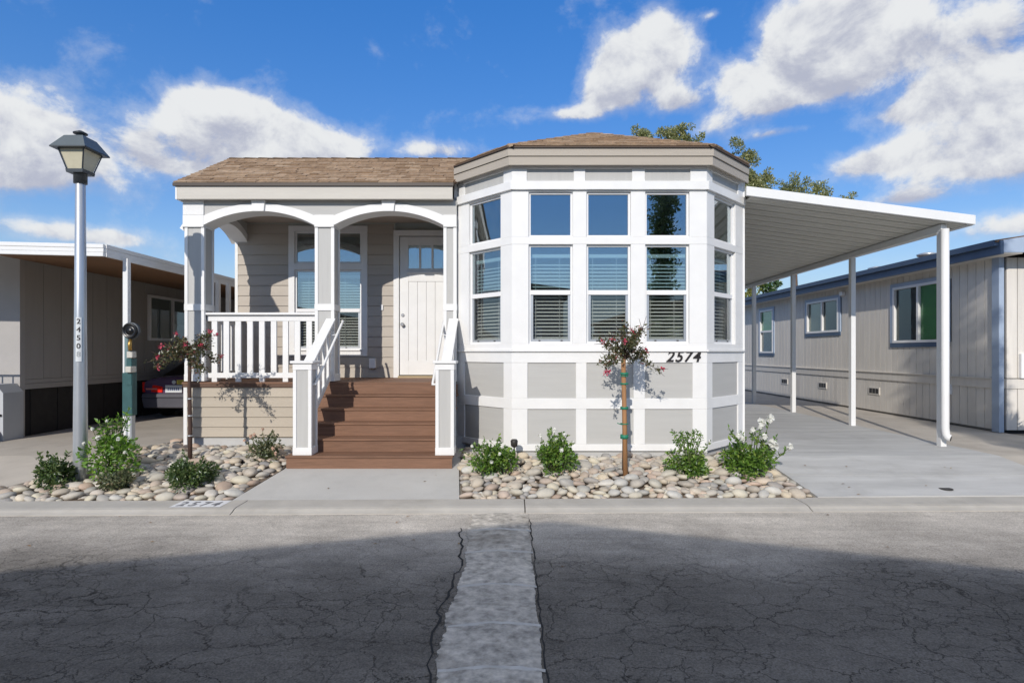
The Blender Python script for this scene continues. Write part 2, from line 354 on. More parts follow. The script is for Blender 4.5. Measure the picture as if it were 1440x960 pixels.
# ------------------------------------------------------------------ mesh helpers
ORG = {}
def org(p): return ORG.get(p.name, Vector((0, 0, 0))) if p else Vector((0, 0, 0))
class MB:
    def __init__(s): s.v = []; s.f = []; s.sm = []
    def add(s, vs, fs, smooth=False):
        b = len(s.v); s.v += [tuple(x) for x in vs]; s.f += [tuple(i + b for i in f) for f in fs]; s.sm += [smooth] * len(fs); return s
    def box(s, x0, x1, y0, y1, z0, z1):
        return s.add([(x0, y0, z0), (x1, y0, z0), (x1, y1, z0), (x0, y1, z0), (x0, y0, z1), (x1, y0, z1), (x1, y1, z1), (x0, y1, z1)],
                     [(0, 3, 2, 1), (4, 5, 6, 7), (0, 1, 5, 4), (1, 2, 6, 5), (2, 3, 7, 6), (3, 0, 4, 7)])
    def hexa(s, v): return s.add(v, [(0, 3, 2, 1), (4, 5, 6, 7), (0, 1, 5, 4), (1, 2, 6, 5), (2, 3, 7, 6), (3, 0, 4, 7)])
    def fbox(s, F, u0, u1, v0, v1, n0, n1):   # box in a wall frame: along, up, out
        o, U, Nn = F
        q = lambda u, v, n: tuple(o + U * u + Vector((0, 0, v)) + Nn * n)
        return s.hexa([q(u0, v0, n1), q(u1, v0, n1), q(u1, v0, n0), q(u0, v0, n0), q(u0, v1, n1), q(u1, v1, n1), q(u1, v1, n0), q(u0, v1, n0)])
    def prism(s, poly, y0, y1, axis='y'):     # polygon in xz (or yz / xy) swept along the axis
        n = len(poly)
        if axis == 'y': A = [(a, y0, b) for a, b in poly]; B = [(a, y1, b) for a, b in poly]
        elif axis == 'x': A = [(y0, a, b) for a, b in poly]; B = [(y1, a, b) for a, b in poly]
        else: A = [(a, b, y0) for a, b in poly]; B = [(a, b, y1) for a, b in poly]
        return s.add(A + B, [tuple(range(n)), tuple(range(2 * n - 1, n - 1, -1))] + [(i, i + n, (i + 1) % n + n, (i + 1) % n) for i in range(n)])
    def strip(s, outer, inner, y0, y1, axis='y'):  # band between two curves, swept
        for i in range(len(outer) - 1):
            s.prism([outer[i], outer[i + 1], inner[i + 1], inner[i]], y0, y1, axis)
        return s
    def tube(s, pts, rad, n=8, smooth=True, cap=True):
        pts = [Vector(p) for p in pts]; rad = rad if isinstance(rad, (list, tuple)) else [rad] * len(pts)
        vs = []; ref = None
        for i, p in enumerate(pts):
            t = (pts[min(i + 1, len(pts) - 1)] - pts[max(i - 1, 0)]).normalized()
            if ref is None: ref = Vector((0, 0, 1)) if abs(t.z) < .9 else Vector((1, 0, 0))
            a = t.cross(ref).normalized(); b = t.cross(a).normalized(); ref = a.cross(t).normalized() if a.cross(t).length > .1 else ref
            for k in range(n):
                w = 2 * math.pi * k / n; vs.append(tuple(p + (a * math.cos(w) + b * math.sin(w)) * rad[i]))
        fs = []
        for i in range(len(pts) - 1):
            for k in range(n):
                fs.append((i * n + k, i * n + (k + 1) % n, (i + 1) * n + (k + 1) % n, (i + 1) * n + k))
        s.add(vs, fs, smooth)
        if cap:
            m = len(pts) - 1; b = len(s.v) - len(vs)
            s.f.append(tuple(b + k for k in range(n))[::-1]); s.f.append(tuple(b + m * n + k for k in range(n))); s.sm += [False, False]
        return s
    def lathe(s, prof, c=(0, 0, 0), n=20, smooth=True):
        vs = []
        for r, z in prof:
            for k in range(n):
                w = 2 * math.pi * k / n; vs.append((c[0] + r * math.cos(w), c[1] + r * math.sin(w), c[2] + z))
        fs = [(i * n + k, i * n + (k + 1) % n, (i + 1) * n + (k + 1) % n, (i + 1) * n + k) for i in range(len(prof) - 1) for k in range(n)]
        s.add(vs, fs, smooth)
        b = len(s.v) - len(vs); m = len(prof) - 1
        s.f.append(tuple(b + k for k in range(n))[::-1]); s.f.append(tuple(b + m * n + k for k in range(n))); s.sm += [False, False]
        return s
    def mesh(s, name, m, off=(0, 0, 0)):
        me = bpy.data.meshes.new(name); ox, oy, oz = off
        me.from_pydata([(x - ox, y - oy, z - oz) for x, y, z in s.v], [], s.f); me.polygons.foreach_set('use_smooth', s.sm)
        me.materials.append(m); me.update(); return me
    def build(s, name, m, parent=None, kind=None, bevel=0.0, label=None):
        off = org(parent); me = s.mesh(name, m, off)
        o = bpy.data.objects.new(name, me); COL.objects.link(o)
        if parent: o.parent = parent; ORG[o.name] = off
        if kind: o['kind'] = kind
        if label: o['label'] = label
        if bevel:
            b = o.modifiers.new('soft_edge', 'BEVEL'); b.width = bevel; b.segments = 1; b.limit_method = 'ANGLE'
        return o
def recalc(o):
    bm = bmesh.new(); bm.from_mesh(o.data); bmesh.ops.recalc_face_normals(bm, faces=bm.faces); bm.to_mesh(o.data); bm.free(); return o
def inst(name, me, parent, loc, rot=(0, 0, 0), scale=(1, 1, 1)):
    o = bpy.data.objects.new(name, me); COL.objects.link(o)
    if parent: o.parent = parent; o.location = Vector(loc) - org(parent)
    else: o.location = loc
    o.rotation_euler = rot; o.scale = scale; return o
def thing(name, label, cat, loc=(0, 0, 0), group=None):
    o = bpy.data.objects.new(name, None); COL.objects.link(o); o.location = loc; o.empty_display_size = .2
    ORG[o.name] = Vector(loc); tag(o, label, cat, group); return o
def tag(o, label=None, cat=None, group=None, kind=None):
    if label: o['label'] = label
    if cat: o['category'] = cat
    if group: o['group'] = group
    if kind: o['kind'] = kind
    return o
def text_mesh(body, size, m, extrude=.004, bold=0.0, shear=0.0):
    cu = bpy.data.curves.new('lettering', 'FONT'); cu.body = body; cu.size = size; cu.extrude = extrude; cu.offset = bold; cu.shear = shear
    cu.align_x = 'CENTER'; cu.align_y = 'BOTTOM_BASELINE'
    t = bpy.data.objects.new('lettering', cu); COL.objects.link(t)
    dg = bpy.context.evaluated_depsgraph_get(); me = bpy.data.meshes.new_from_object(t.evaluated_get(dg))
    bpy.data.objects.remove(t); bpy.data.curves.remove(cu)
    me.materials.clear(); me.materials.append(m); return me

# ------------------------------------------------------------------ the lie of the land
ROAD_Z = -.27
def yc(x): return 6.485 + .018 * x            # back edge of the kerb
def gz(y): return 0.0 if y >= 8.0 else max(-.22, -.22 * (8.0 - y) / 1.515)
def clip(poly, a, b, c):                      # keep a*x + b*y <= c
    out = []
    for i, p in enumerate(poly):
        q = poly[(i + 1) % len(poly)]; dp = a * p[0] + b * p[1] - c; dq = a * q[0] + b * q[1] - c
        if dp <= 0: out.append(p)
        if dp * dq < 0: t = dp / (dp - dq); out.append((p[0] + (q[0] - p[0]) * t, p[1] + (q[1] - p[1]) * t))
    return out
def sheet(name, poly, m, dz=0.0, thick=.12):  # paving that follows the slope; breaks at y = 8
    mb = MB()
    for part in (clip(poly, 0, 1, 8.0), clip(poly, 0, -1, -8.0)):
        if len(part) < 3: continue
        n = len(part); A = [(x, y, gz(y) + dz) for x, y in part]; B = [(x, y, gz(y) + dz - thick) for x, y in part]
        mb.add(A + B, [tuple(range(n))] + [(i, i + n, (i + 1) % n + n, (i + 1) % n) for i in range(n)])
    o = mb.build(name, m, None, 'structure'); return recalc_up(o)
def recalc_up(o):
    bm = bmesh.new(); bm.from_mesh(o.data)
    bmesh.ops.recalc_face_normals(bm, faces=bm.faces)
    for f in bm.faces:
        if abs(f.normal.z) > .5 and f.normal.z < 0 and f.calc_center_median().z > -.4 + 0: pass
    bm.to_mesh(o.data); bm.free(); return o

g = MB()
W_ = 900
g.add([(-W_, 8.0, -.03), (W_, 8.0, -.03), (W_, W_, -.03), (-W_, W_, -.03)], [(0, 1, 2, 3)])
g.add([(-W_, 6.1, -.30), (W_, 6.1, -.30), (W_, 8.0, -.03), (-W_, 8.0, -.03)], [(0, 1, 2, 3)])
g.add([(-W_, -W_, -.30), (W_, -W_, -.30), (W_, 6.1, -.30), (-W_, 6.1, -.30)], [(0, 1, 2, 3)])
g.build('ground', GROUND, None, 'structure')
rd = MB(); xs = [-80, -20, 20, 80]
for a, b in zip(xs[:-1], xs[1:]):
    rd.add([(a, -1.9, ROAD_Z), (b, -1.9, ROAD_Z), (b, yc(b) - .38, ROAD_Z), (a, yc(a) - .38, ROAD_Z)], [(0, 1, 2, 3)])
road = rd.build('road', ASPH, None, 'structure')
# the patched strip that crosses the road: a row of concrete pieces with raised seams
strip = MB().box(-.36, .15, -1.6, 6.0, ROAD_Z - .05, ROAD_Z + .003).build('trench_strip', STRIPM, None, 'structure')
rs = random.Random(3)
cuts = [-1.6, -.6, .5, 1.5, 2.5, 3.05, 3.55, 4.15, 4.85, 5.45, 6.02]
for a, b in zip(cuts[:-1], cuts[1:]):
    n = 26; Lp = []; Rp = []
    for i in range(n + 1):
        y = a + (b - a) * i / n
        Lp.append((-.40 + .022 * math.sin(y * 3.1) + .012 * math.sin(y * 11.3) + rs.uniform(-.011, .011), y)); Rp.append((.165 + .006 * math.sin(y * 7.7) + rs.uniform(-.006, .006), y))
    mb = MB(); z = ROAD_Z + .010
    m1 = [(l[0] * .5 + r[0] * .5, l[1]) for l, r in zip(Lp, Rp)]
    for i in range(n):
        q = [Lp[i], m1[i], m1[i + 1], Lp[i + 1]], [m1[i], Rp[i], Rp[i + 1], m1[i + 1]]
        for k, c in enumerate(q):
            h = lambda p: z + (.012 if abs(p[0] + .11) < .1 else 0)
            mb.add([(p[0], p[1], h(p)) for p in c], [(0, 1, 2, 3)], True)
    rim = Lp + Rp[::-1]; nn = len(rim)
    mb.add([(x, y, z) for x, y in rim] + [(x, y, z - .03) for x, y in rim], [(i, i + nn, (i + 1) % nn + nn, (i + 1) % nn) for i in range(nn)])
    mb.build('concrete_patch', STRIPM, strip)
for y in cuts[2:-1]:
    pts = []
    for i in range(13):
        x = -.40 + .58 * i / 12
        pts.append((x, y + .03 * math.sin((x + .42) * 4.6) + rs.uniform(-.006, .006), ROAD_Z + .016 + .012 * math.sin(math.pi * i / 12)))
    mb = MB()
    for i in range(12):
        p, q = pts[i], pts[i + 1]; w = .016 + rs.uniform(-.005, .006)
        mb.add([(p[0], p[1] - w, p[2] - .010), (p[0], p[1], p[2]), (p[0], p[1] + w, p[2] - .010), (q[0], q[1] - w, q[2] - .010), (q[0], q[1], q[2]), (q[0], q[1] + w, q[2] - .010)],
               [(0, 3, 4, 1), (1, 4, 5, 2)], True)
    for sx in ():
        k = 8; c = (sx + rs.uniform(-.02, .03), y + rs.uniform(-.02, .02)); a0 = rs.uniform(.03, .06); b0 = rs.uniform(.018, .03)
        ring = [(c[0] + a0 * math.cos(t * 6.283 / k), c[1] + b0 * math.sin(t * 6.283 / k), ROAD_Z + .006) for t in range(k)]
        mb.add(ring + [(c[0], c[1], ROAD_Z + .010)], [(i, (i + 1) % k, k) for i in range(k)], True)
    mb.build('filler_seam', SEAL, strip)
# old pale filler streaks and the dark crack beside the strip
CRK = mat('open_crack', (.03, .03, .03), .95, .2)
mb = MB(); y = 1.4; x = -.44
pl = []
while y < 5.6:
    pl.append((x, y)); y += rs.uniform(.05, .13); x = -.455 + .03 * math.sin(y * 3.1) + rs.uniform(-.025, .025)
for (p, q) in zip(pl[:-1], pl[1:]):
    w = rs.uniform(.004, .012); mb.add([(p[0] - w, p[1], ROAD_Z + .004), (p[0] + w, p[1], ROAD_Z + .004), (q[0] + w * .7, q[1], ROAD_Z + .004), (q[0] - w * .7, q[1], ROAD_Z + .004)], [(0, 1, 2, 3)])
pl = []; y = 1.4
while y < 5.9:
    pl.append((.185 + rs.uniform(-.008, .008), y)); y += rs.uniform(.06, .14)
for (p, q) in zip(pl[:-1], pl[1:]):
    w = rs.uniform(.003, .008); mb.add([(p[0] - w, p[1], ROAD_Z + .004), (p[0] + w, p[1], ROAD_Z + .004), (q[0] + w * .7, q[1], ROAD_Z + .004), (q[0] - w * .7, q[1], ROAD_Z + .004)], [(0, 1, 2, 3)])
mb.build('crack', CRK, strip)

# kerbs: sections with open joints
curb = thing('curb', None, None); curb['kind'] = 'structure'
jx = [-24, -18.4, -15.3, -12.2, -9.15, -6.1, -2.98, .14, 3.24, 6.35, 9.5, 12.6, 15.7, 20, 26]
for a, b in zip(jx[:-1], jx[1:]):
    a += .006; b -= .006
    prof = [(0, -.34), (0, -.22), (-.28, -.224), (-.33, -.232), (-.37, -.250), (-.42, -.264), (-.42, -.34)]
    mb = MB(); n = len(prof)
    A = [(a, yc(a) + d, z) for d, z in prof]; B = [(b, yc(b) + d, z) for d, z in prof]
    mb.add(A + B, [tuple(range(n)), tuple(range(2 * n - 1, n - 1, -1))] + [(i, (i + 1) % n, (i + 1) % n + n, i + n) for i in range(n)])
    recalc(mb.build('curb_section', CURBM, curb))
cb2 = MB().box(-40, 40, -2.3, -1.9, -.35, -.15).build('curb', CURBM, None, 'structure', bevel=.02)

# paving
E = .0
sheet('walkway', [(-3.16, yc(-3.16)), (-.60, yc(-.6)), (-.70, 7.5), (-.74, 8.68), (-2.98, 8.68), (-2.98, 7.45)], CONC)
dr = sheet('driveway', [(3.52, yc(3.5)), (6.83, yc(6.83)), (6.83, 24), (3.62, 24), (3.62, 8.9), (3.40, 8.4), (3.47, 7.6)], CONC2)
sheet('side_driveway', [(6.84, yc(6.84)), (26, yc(26)), (26, 9.9), (8.9, 9.9), (8.9, 26), (6.84, 26)], CONC3, -.008)
sheet('neighbor_driveway', [(-16, yc(-16)), (-6.32, yc(-6.32)), (-5.62, 7.6), (-5.5, 9.5), (-5.10, 9.52), (-5.10, 26), (-16, 26)], CONC3, -.004)
# expansion joints in the slab, and the little steel cover at its edge
mb = MB()
for y in (7.25, 10.4, 13.6): mb.box(3.56 if y > 8 else 3.5, 6.82, y - .006, y + .006, gz(y) - .02, gz(y) + .0025)
mb.build('joint', mat('joint_filler', (.40, .40, .39), .9, .1), dr)
MB().lathe([(.075, 0), (.075, .006)], (5.17, 6.78, gz(6.78) - .001), 14).build('drain_cover', DARKM, dr)

# painted number on the kerb
kn = MB(); zz = -.2195
kn.add([(-3.70, yc(-3.7) - .02, zz), (-3.70, yc(-3.7) - .29, zz), (-3.155, yc(-3.15) - .29, zz), (-3.155, yc(-3.15) - .02, zz)], [(0, 1, 2, 3)])
KN = kn.build('curb_number_plate', PAINTW, curb)
for i, ch in enumerate('2574'):
    o = inst('digit', text_mesh(ch, .235, PAINTD, .001, .004), curb, (-3.615 + i * .122, yc(-3.4) - .245, zz + .003)); o.scale = (.72, 1, 1)
# ------------------------------------------------------------------ the house
house = thing('house', 'white trimmed grey manufactured home with bay windows, arched porch and brown shingle roof', 'house', (0, 8.0, 0))
FLOOR = .99; YP = 8.75; YW = 10.25; XL = -5.04; XR = 3.60
ZE = 3.775                                            # underside of the porch eave
def hbox(name, m, *b, bevel=0.0, parent=None): return MB().box(*b).build(name, m, parent or house, bevel=bevel)
# shell
hbox('foundation', FOUND, XL + .03, -.72, YP + .03, 20, -.3, .15)
hbox('foundation', FOUND, .06, 2.68, 8.06, 20, -.3, .06)
mb = MB()
fp = [(.04, 8.04), (2.70, 8.04), (3.55, 8.89), (3.55, 20), (-.80, 20), (-.80, 8.87)]
mb.prism(fp, -.3, .055, 'z'); mb.build('foundation', FOUND, house)
hbox('side_wall', TAUPE, 3.50, 3.60, 8.87, 20, .06, 4.10)
hbox('side_wall', TAUPE, XL + .04, XL + .14, YW + .1, 20, .15, 3.9)
hbox('rear_wall', TAUPE, XL + .04, 3.60, 20, 20.1, .15, 4.1)
fl = MB().prism([(.14, 8.14), (2.60, 8.14), (3.48, 9.0), (3.48, 14.9), (-4.85, 14.9), (-4.85, YW + .14), (-.80, YW + .14), (-.80, 9.08)], .93, FLOOR, 'z').build('interior_floor', INTF, house)
MB().prism([(.0, 8.1), (2.74, 8.1), (3.5, 8.9), (3.5, 15), (-4.9, 15), (-4.9, YW + .12), (-.84, YW + .12), (-.84, 8.9)], 3.92, 3.98, 'z').build('interior_ceiling', INTW, house)
hbox('interior_wall', INTW, -4.9, 3.5, 15, 15.1, .93, 3.92)
hbox('interior_wall', INTW, -.83, -.72, 8.98, YW + .1, .93, 3.92)
hbox('interior_wall', INTW, -.86, -.76, 11.6, 15, .93, 3.92)
hbox('interior_wall', INTW, 3.40, 3.495, 9.05, 15, .93, 3.92)
hbox('interior_wall', INTW, -4.89, -4.80, YW + .12, 15, .93, 3.92)

# --- windows
slat_me = {}
def slat_mesh(w):
    k = round(w, 3)
    if k not in slat_me:
        mb = MB(); t = .0016; d = .021; tilt = R(34)
        pts = []
        for i in range(3):
            a = -d + d * i; pts.append((a * math.cos(tilt), a * math.sin(tilt) + (.003 if i == 1 else 0)))
        vs = [(-w / 2, p, q) for p, q in pts] + [(w / 2, p, q) for p, q in pts] + [(-w / 2, p, q - t) for p, q in pts] + [(w / 2, p, q - t) for p, q in pts]
        mb.add(vs, [(0, 3, 4, 1), (1, 4, 5, 2), (6, 7, 10, 9), (7, 8, 11, 10), (0, 6, 9, 3), (2, 5, 11, 8)])
        slat_me[k] = mb.mesh('slat', BLIND)
    return slat_me[k]
def window(F, u0, u1, v0, v1, parent=None, split=None, blind=None, depth=.045, jamb=True, ang=0.0, vt=None):
    """vinyl frame set back in its opening; panes, sash and blind are sub-parts"""
    parent = parent or house
    e = .030; n1 = -depth; n0 = n1 - .05
    fr = MB()
    fr.fbox(F, u0, u1, v0, v0 + e, n0, n1).fbox(F, u0, u1, v1 - e, v1, n0, n1)
    fr.fbox(F, u0, u0 + e, v0 + e, v1 - e, n0, n1).fbox(F, u1 - e, u1, v0 + e, v1 - e, n0, n1)
    w = fr.build('window', VINYL, parent, bevel=.004)
    a0, a1, b0, b1 = u0 + e, u1 - e, v0 + e, v1 - e
    if split:
        # fixed upper light, sliding lower sash standing proud with its own frame
        MB().fbox(F, a0, a1, split - .032, split + .034, n1 - .03, n1 + .012).build('meeting_rail', VINYL, w, bevel=.004)
        MB().fbox(F, a0, a1, split + .034, b1, n1 - .026, n1 - .022).build('pane', GLASS, w)
        s = .034; sb = MB()
        lo, hi = b0, split - .032
        sb.fbox(F, a0, a0 + s, lo, hi, n1 - .034, n1 - .006).fbox(F, a1 - s, a1, lo, hi, n1 - .034, n1 - .006)
        sb.fbox(F, a0 + s, a1 - s, lo, lo + s, n1 - .034, n1 - .006)
        sb.build('sash', GALV, w)
        MB().fbox(F, a0 + s, a1 - s, lo + s, hi, n1 - .024, n1 - .020).build('pane', GLASSL, w)
        for f in (.22, .78):
            c = a0 + (a1 - a0) * f; MB().fbox(F, c - .014, c + .014, lo + .006, lo + .02, n1 - .006, n1 + .004).build('latch', DARKM, w)
    else:
        MB().fbox(F, a0, a1, b0, b1, n1 - .026, n1 - .022).build('pane', GLASS, w)
    if blind:
        z0, z1, pitch = blind; bw = (u1 - u0) - .02
        o, U, Nn = F; n = -.18; c = (u0 + u1) / 2
        MB().fbox(F, u0 + .01, u1 - .01, z1, z1 + .05, n - .03, n + .03).build('blind_rail', BLIND, w)
        MB().fbox(F, u0 + .01, u1 - .01, z0 - .03, z0 - .012, n - .024, n + .024).build('blind_rail', BLIND, w)
        k = int((z1 - z0) / pitch); me = slat_mesh(bw)
        ang = math.atan2(U.y, U.x)
        for i in range(k):
            p = o + U * c + Nn * n + Vector((0, 0, z0 + i * pitch))
            inst('slat', me, w, p, (0, 0, ang))
        cd = MB()
        for f in (.17, .72):
            q = u0 + (u1 - u0) * f; cd.fbox(F, q - .004, q + .004, z0 - .012, z1, n + .024, n + .027)
        cd.build('blind_cord', BLIND, w)
    return w

# --- bay: three faces tiled with trim boards, recessed panels and windows
V = Vector
s2 = math.sqrt(.5)
F_front = (V((0, 8.0, 0)), V((1, 0, 0)), V((0, -1, 0)))
F_l = (V((-.852, 8.852, 0)), V((s2, -s2, 0)), V((-s2, -s2, 0)))
F_r = (V((2.74, 8.0, 0)), V((s2, s2, 0)), V((s2, -s2, 0)))
Wd = .852 * math.sqrt(2); Wf = 2.74
TH = .12
def board(F, u0, u1, v0, v1, n1=0.0, n0=-TH, name='trim_board', m=None): return MB().fbox(F, u0, u1, v0, v1, n0, n1).build(name, m or WHITE, house, bevel=.004)
def bay_face(F, W, wins, lowp, topp, mirror=False):
    m = (lambda a, b: (W - b, W - a)) if mirror else (lambda a, b: (a, b))
    wins = sorted(m(*x) for x in wins); lowp = sorted(m(*x) for x in lowp); topp = sorted(m(*x) for x in topp)
    def tier(z0, z1, ops, panel=None, pn=-.018):
        c = 0.0
        for a, b in ops:
            board(F, c, a, z0, z1); c = b
            if panel: MB().fbox(F, a, b, z0, z1, -TH, pn).build('panel', panel, house)
        board(F, c, W, z0, z1)
    board(F, 0, W, .06, .155, .002)
    tier(.155, .65, lowp, GREYP)
    board(F, 0, W, .65, .80, .002)
    tier(.80, 1.30, lowp, GREYP)
    board(F, 0, W, 1.30, 1.455, .002)
    MB().fbox(F, -.012, W + .012, 1.455, 1.485, -TH, .032).build('sill_ledge', WHITE, house, bevel=.004)
    board(F, 0, W, 1.485, 1.57, .002)
    tier(1.57, 2.965, wins)
    board(F, 0, W, 2.965, 3.07, .002)
    tier(3.07, 3.705, wins)
    board(F, 0, W, 3.705, 3.725, .002)
    MB().fbox(F, -.015, W + .015, 3.725, 3.845, -TH, .04).build('drip_board', WHITE, house, bevel=.004)
    tier(3.845, 4.03, topp, GREYV)
    board(F, 0, W, 4.03, 4.12, .002)
    for a, b in wins:
        window(F, a, b, 1.57, 2.965, split=2.29, blind=(1.66, 2.80, .052))
        window(F, a, b, 3.07, 3.705, depth=.04)
bay_face(F_front, Wf, [(.235, .855), (1.05, 1.67), (1.875, 2.495)], [(.22, .90), (1.05, 1.71), (1.87, 2.54)], [(.21, .87), (1.03, 1.69), (1.87, 2.51)])
side_w = [(.27, .97)]; side_p = [(.17, 1.03)]
bay_face(F_l, Wd, side_w, side_p, side_p)
bay_face(F_r, Wd, side_w, side_p, side_p, mirror=True)
# inside corner posts of the bay, seen behind the glass
for x, y in ((.05, 8.15), (2.69, 8.15)):
    MB().prism([(x - .05, y), (x + .05, y), (x + .05, y + .06), (x - .05, y + .06)], FLOOR, 3.9, 'z').build('interior_post', INTW, house)
# corner strips where the faces meet the flat walls
hbox('corner_board', WHITE, -.90, -.853, 8.84, 9.0, .06, 4.10)
hbox('corner_board', WHITE, 3.592, 3.625, 8.86, 9.0, .06, 4.10)
# house number: dark metal italic digits
for i, ch in enumerate('2574'):
    me = text_mesh(ch, .215, NUM, .006, .0035, .28)
    inst('house_number', me, house, (2.215 + i * .123, 8.0 - .012, 1.318 - .004 * 0), (R(90), 0, 0))

# bay eave: soffit, two lapped fascia boards, drip edge
def offset_ring(d):
    t = d * math.tan(R(22.5))
    return [V((-.852 - d * s2 * 2 + .0 + d * (s2), 8.852 + d * s2 * 0 , 0)), V((-t, 8.0 - d, 0)), V((2.74 + t, 8.0 - d, 0)), V((3.592 + d * s2, 8.852 - d * s2 * 0, 0))]
def ring(d):
    t = d * math.tan(R(22.5)); q = d * math.sqrt(2)
    # the 45 degree sides run on until they meet the flat walls' own overhang
    return [V((-.852 - .04, 8.852 + .04 - q, 0)), V((-t, 8.0 - d, 0)), V((2.74 + t, 8.0 - d, 0)), V((3.592 + .04, 8.852 + .04 - q, 0))]
def ring_band(name, m, d0, d1, z0, z1, bev=.004, tilt=0.0):
    A, B = ring(d0), ring(d1)
    for i in range(3):
        a0, a1, b0, b1 = A[i], A[i + 1], B[i], B[i + 1]
        mb = MB(); mb.hexa([(b0.x, b0.y, z0), (b1.x, b1.y, z0), (a1.x, a1.y, z0), (a0.x, a0.y, z0), (b0.x, b0.y, z1), (b1.x, b1.y, z1), (a1.x, a1.y, z1), (a0.x, a0.y, z1)])
        mb.build(name, m, house)
ring_band('soffit', FASCIA2, -.05, .105, 4.09, 4.115)
ring_band('fascia_board', FASCIA2, .085, .11, 4.045, 4.160)
ring_band('fascia_board', FASCIA2, .095, .128, 4.166, 4.268)
ring_band('fascia_groove', DARKM, .085, .105, 4.158, 4.168)
ring_band('drip_edge', DRIP, .06, .15, 4.270, 4.292)
# bay roof: half-octagon hip
AP = V((1.37, 9.62, 5.14)); RR = ring(.155); ZR = 4.292
for p in RR: p.z = ZR
RL = V((-.95, 13.0, ZR)); RRt = V((3.70, 13.0, ZR)); AB = V((1.37, 20.0, 5.14))
def plane_part(name, pts, m, th=.02):
    n = len(pts); nv = (pts[1] - pts[0]).cross(pts[2] - pts[0]).normalized(); nv = nv if nv.z > 0 else -nv
    mb = MB(); mb.add([tuple(p) for p in pts] + [tuple(p - nv * th) for p in pts], [tuple(range(n)), tuple(range(2 * n - 1, n - 1, -1))] + [(i, i + n, (i + 1) % n + n, (i + 1) % n) for i in range(n)])
    return recalc(mb.build(name, m, house))
plane_part('roof', [RR[1], RR[2], AP], ROOFM)
plane_part('roof', [RR[0], RR[1], AP], ROOFM)
plane_part('roof', [RR[2], RR[3], AP], ROOFM)
BL = V((-.90, 20.0, ZR)); BR = V((3.68, 20.0, ZR))
plane_part('roof', [V((-.90, 9.0, ZR)), RR[0], AP], ROOFM); plane_part('roof', [BL, V((-.90, 9.0, ZR)), AP, AB], ROOFM)
plane_part('roof', [RR[3], V((3.68, 9.0, ZR)), AP], ROOFM); plane_part('roof', [V((3.68, 9.0, ZR)), BR, AB, AP], ROOFM)
hbox('fascia_board', FASCIA2, -.90, -.87, 8.93, 20, 4.05, 4.28); hbox('fascia_board', FASCIA2, 3.63, 3.66, 8.93, 20, 4.05, 4.28)

# shingles: one object per tab, course by course, on the slopes that face the street
def shingle_me():
    mb = MB(); w = .5; h = 1.0
    mb.hexa([(-w, 0, 0), (w, 0, 0), (w, h, -.004), (-w, h, -.004), (-w, 0, .011), (w, 0, .011), (w, h, .003), (-w, h, .003)])
    return mb.mesh('shingle', SHING)
SME = shingle_me(); SINGLES = [300]
def courses(p_left, p_right, a_left, a_right, parent, rng, exposure=.14, tab=(.20, .36), singles=True, limit=None):
    """eave p_left -> p_right, upper edge a_left -> a_right (may be one point): fills the slope course by course"""
    U = (p_right - p_left).normalized(); mid = (a_left + a_right) / 2
    up = (mid - p_left); up = (up - U * up.dot(U)); H = up.length; up.normalize(); nrm = U.cross(up).normalized()
    if nrm.z < 0: nrm = -nrm
    rot = Matrix((U, up, nrm)).transposed().to_euler()
    n = int(H / exposure) + 1; joined = MB()
    for k in range(n):
        t = k * exposure / H
        if t >= 1: break
        t2 = min(1.0, t + exposure * .55 / H)
        lo = p_left.lerp(a_left, t2); hi = p_right.lerp(a_right, t2)
        base = p_left + up * (k * exposure)
        u0 = (lo - p_left).dot(U); u1 = (hi - p_left).dot(U)
        u = u0 - (rng.uniform(0, .1) if a_left == a_right else 0)
        u = u0
        first = True
        while u < u1 - .02:
            w = rng.uniform(*tab)
            if first: w *= rng.uniform(.4, 1); first = False
            w = min(w, u1 - u)
            c = base + U * (u + w / 2) + nrm * (.004 + rng.uniform(0, .003))
            hh = min(exposure * 1.25, H - k * exposure + .02)
            sc = (max(w - rng.uniform(.002, .008), .02), hh, rng.uniform(.9, 2.2))
            if SINGLES[0] > 0: inst('shingle', SME, parent, c, rot, sc); SINGLES[0] -= 1
            else:
                T = Matrix.LocRotScale(c, rot, sc); joined.add([tuple(T @ v.co) for v in SME.vertices], [tuple(p.vertices) for p in SME.polygons])
            u += w
    if joined.v: joined.build('shingle_courses', SHINGJ, parent, 'stuff')
rg = random.Random(5)
roof_front = bpy.data.objects['roof']
bay_roof = [o for o in house.children if o.name.startswith('roof')]
# hip caps
def caps(a, b, parent, n):
    d = (b - a); 
    for i in range(n):
        c = a + d * ((i + .1) / n); e = a + d * ((i + 1.25) / n)
        t = (e - c).normalized(); sd = t.cross(V((0, 0, 1))).normalized(); upv = sd.cross(t)
        mb = MB(); w = .085
        q = lambda p, k, h: tuple(p + sd * k - V((0, 0, 1)) * abs(k) * .32 + upv * h)
        mb.add([q(c, -w, .022), q(c, 0, .030), q(c, w, .022), q(e, -w, .010), q(e, 0, .018), q(e, w, .010), q(c, -w, .004), q(c, w, .004)],
               [(0, 1, 4, 3), (1, 2, 5, 4), (0, 6, 7, 2, 1)])
        mb.build('ridge_cap', SHING, parent)
caps(RR[1], AP, bay_roof[0], 10); caps(RR[2], AP, bay_roof[0], 10)
caps(AP, AP + V((0, 1.5, 0)), bay_roof[0], 6)

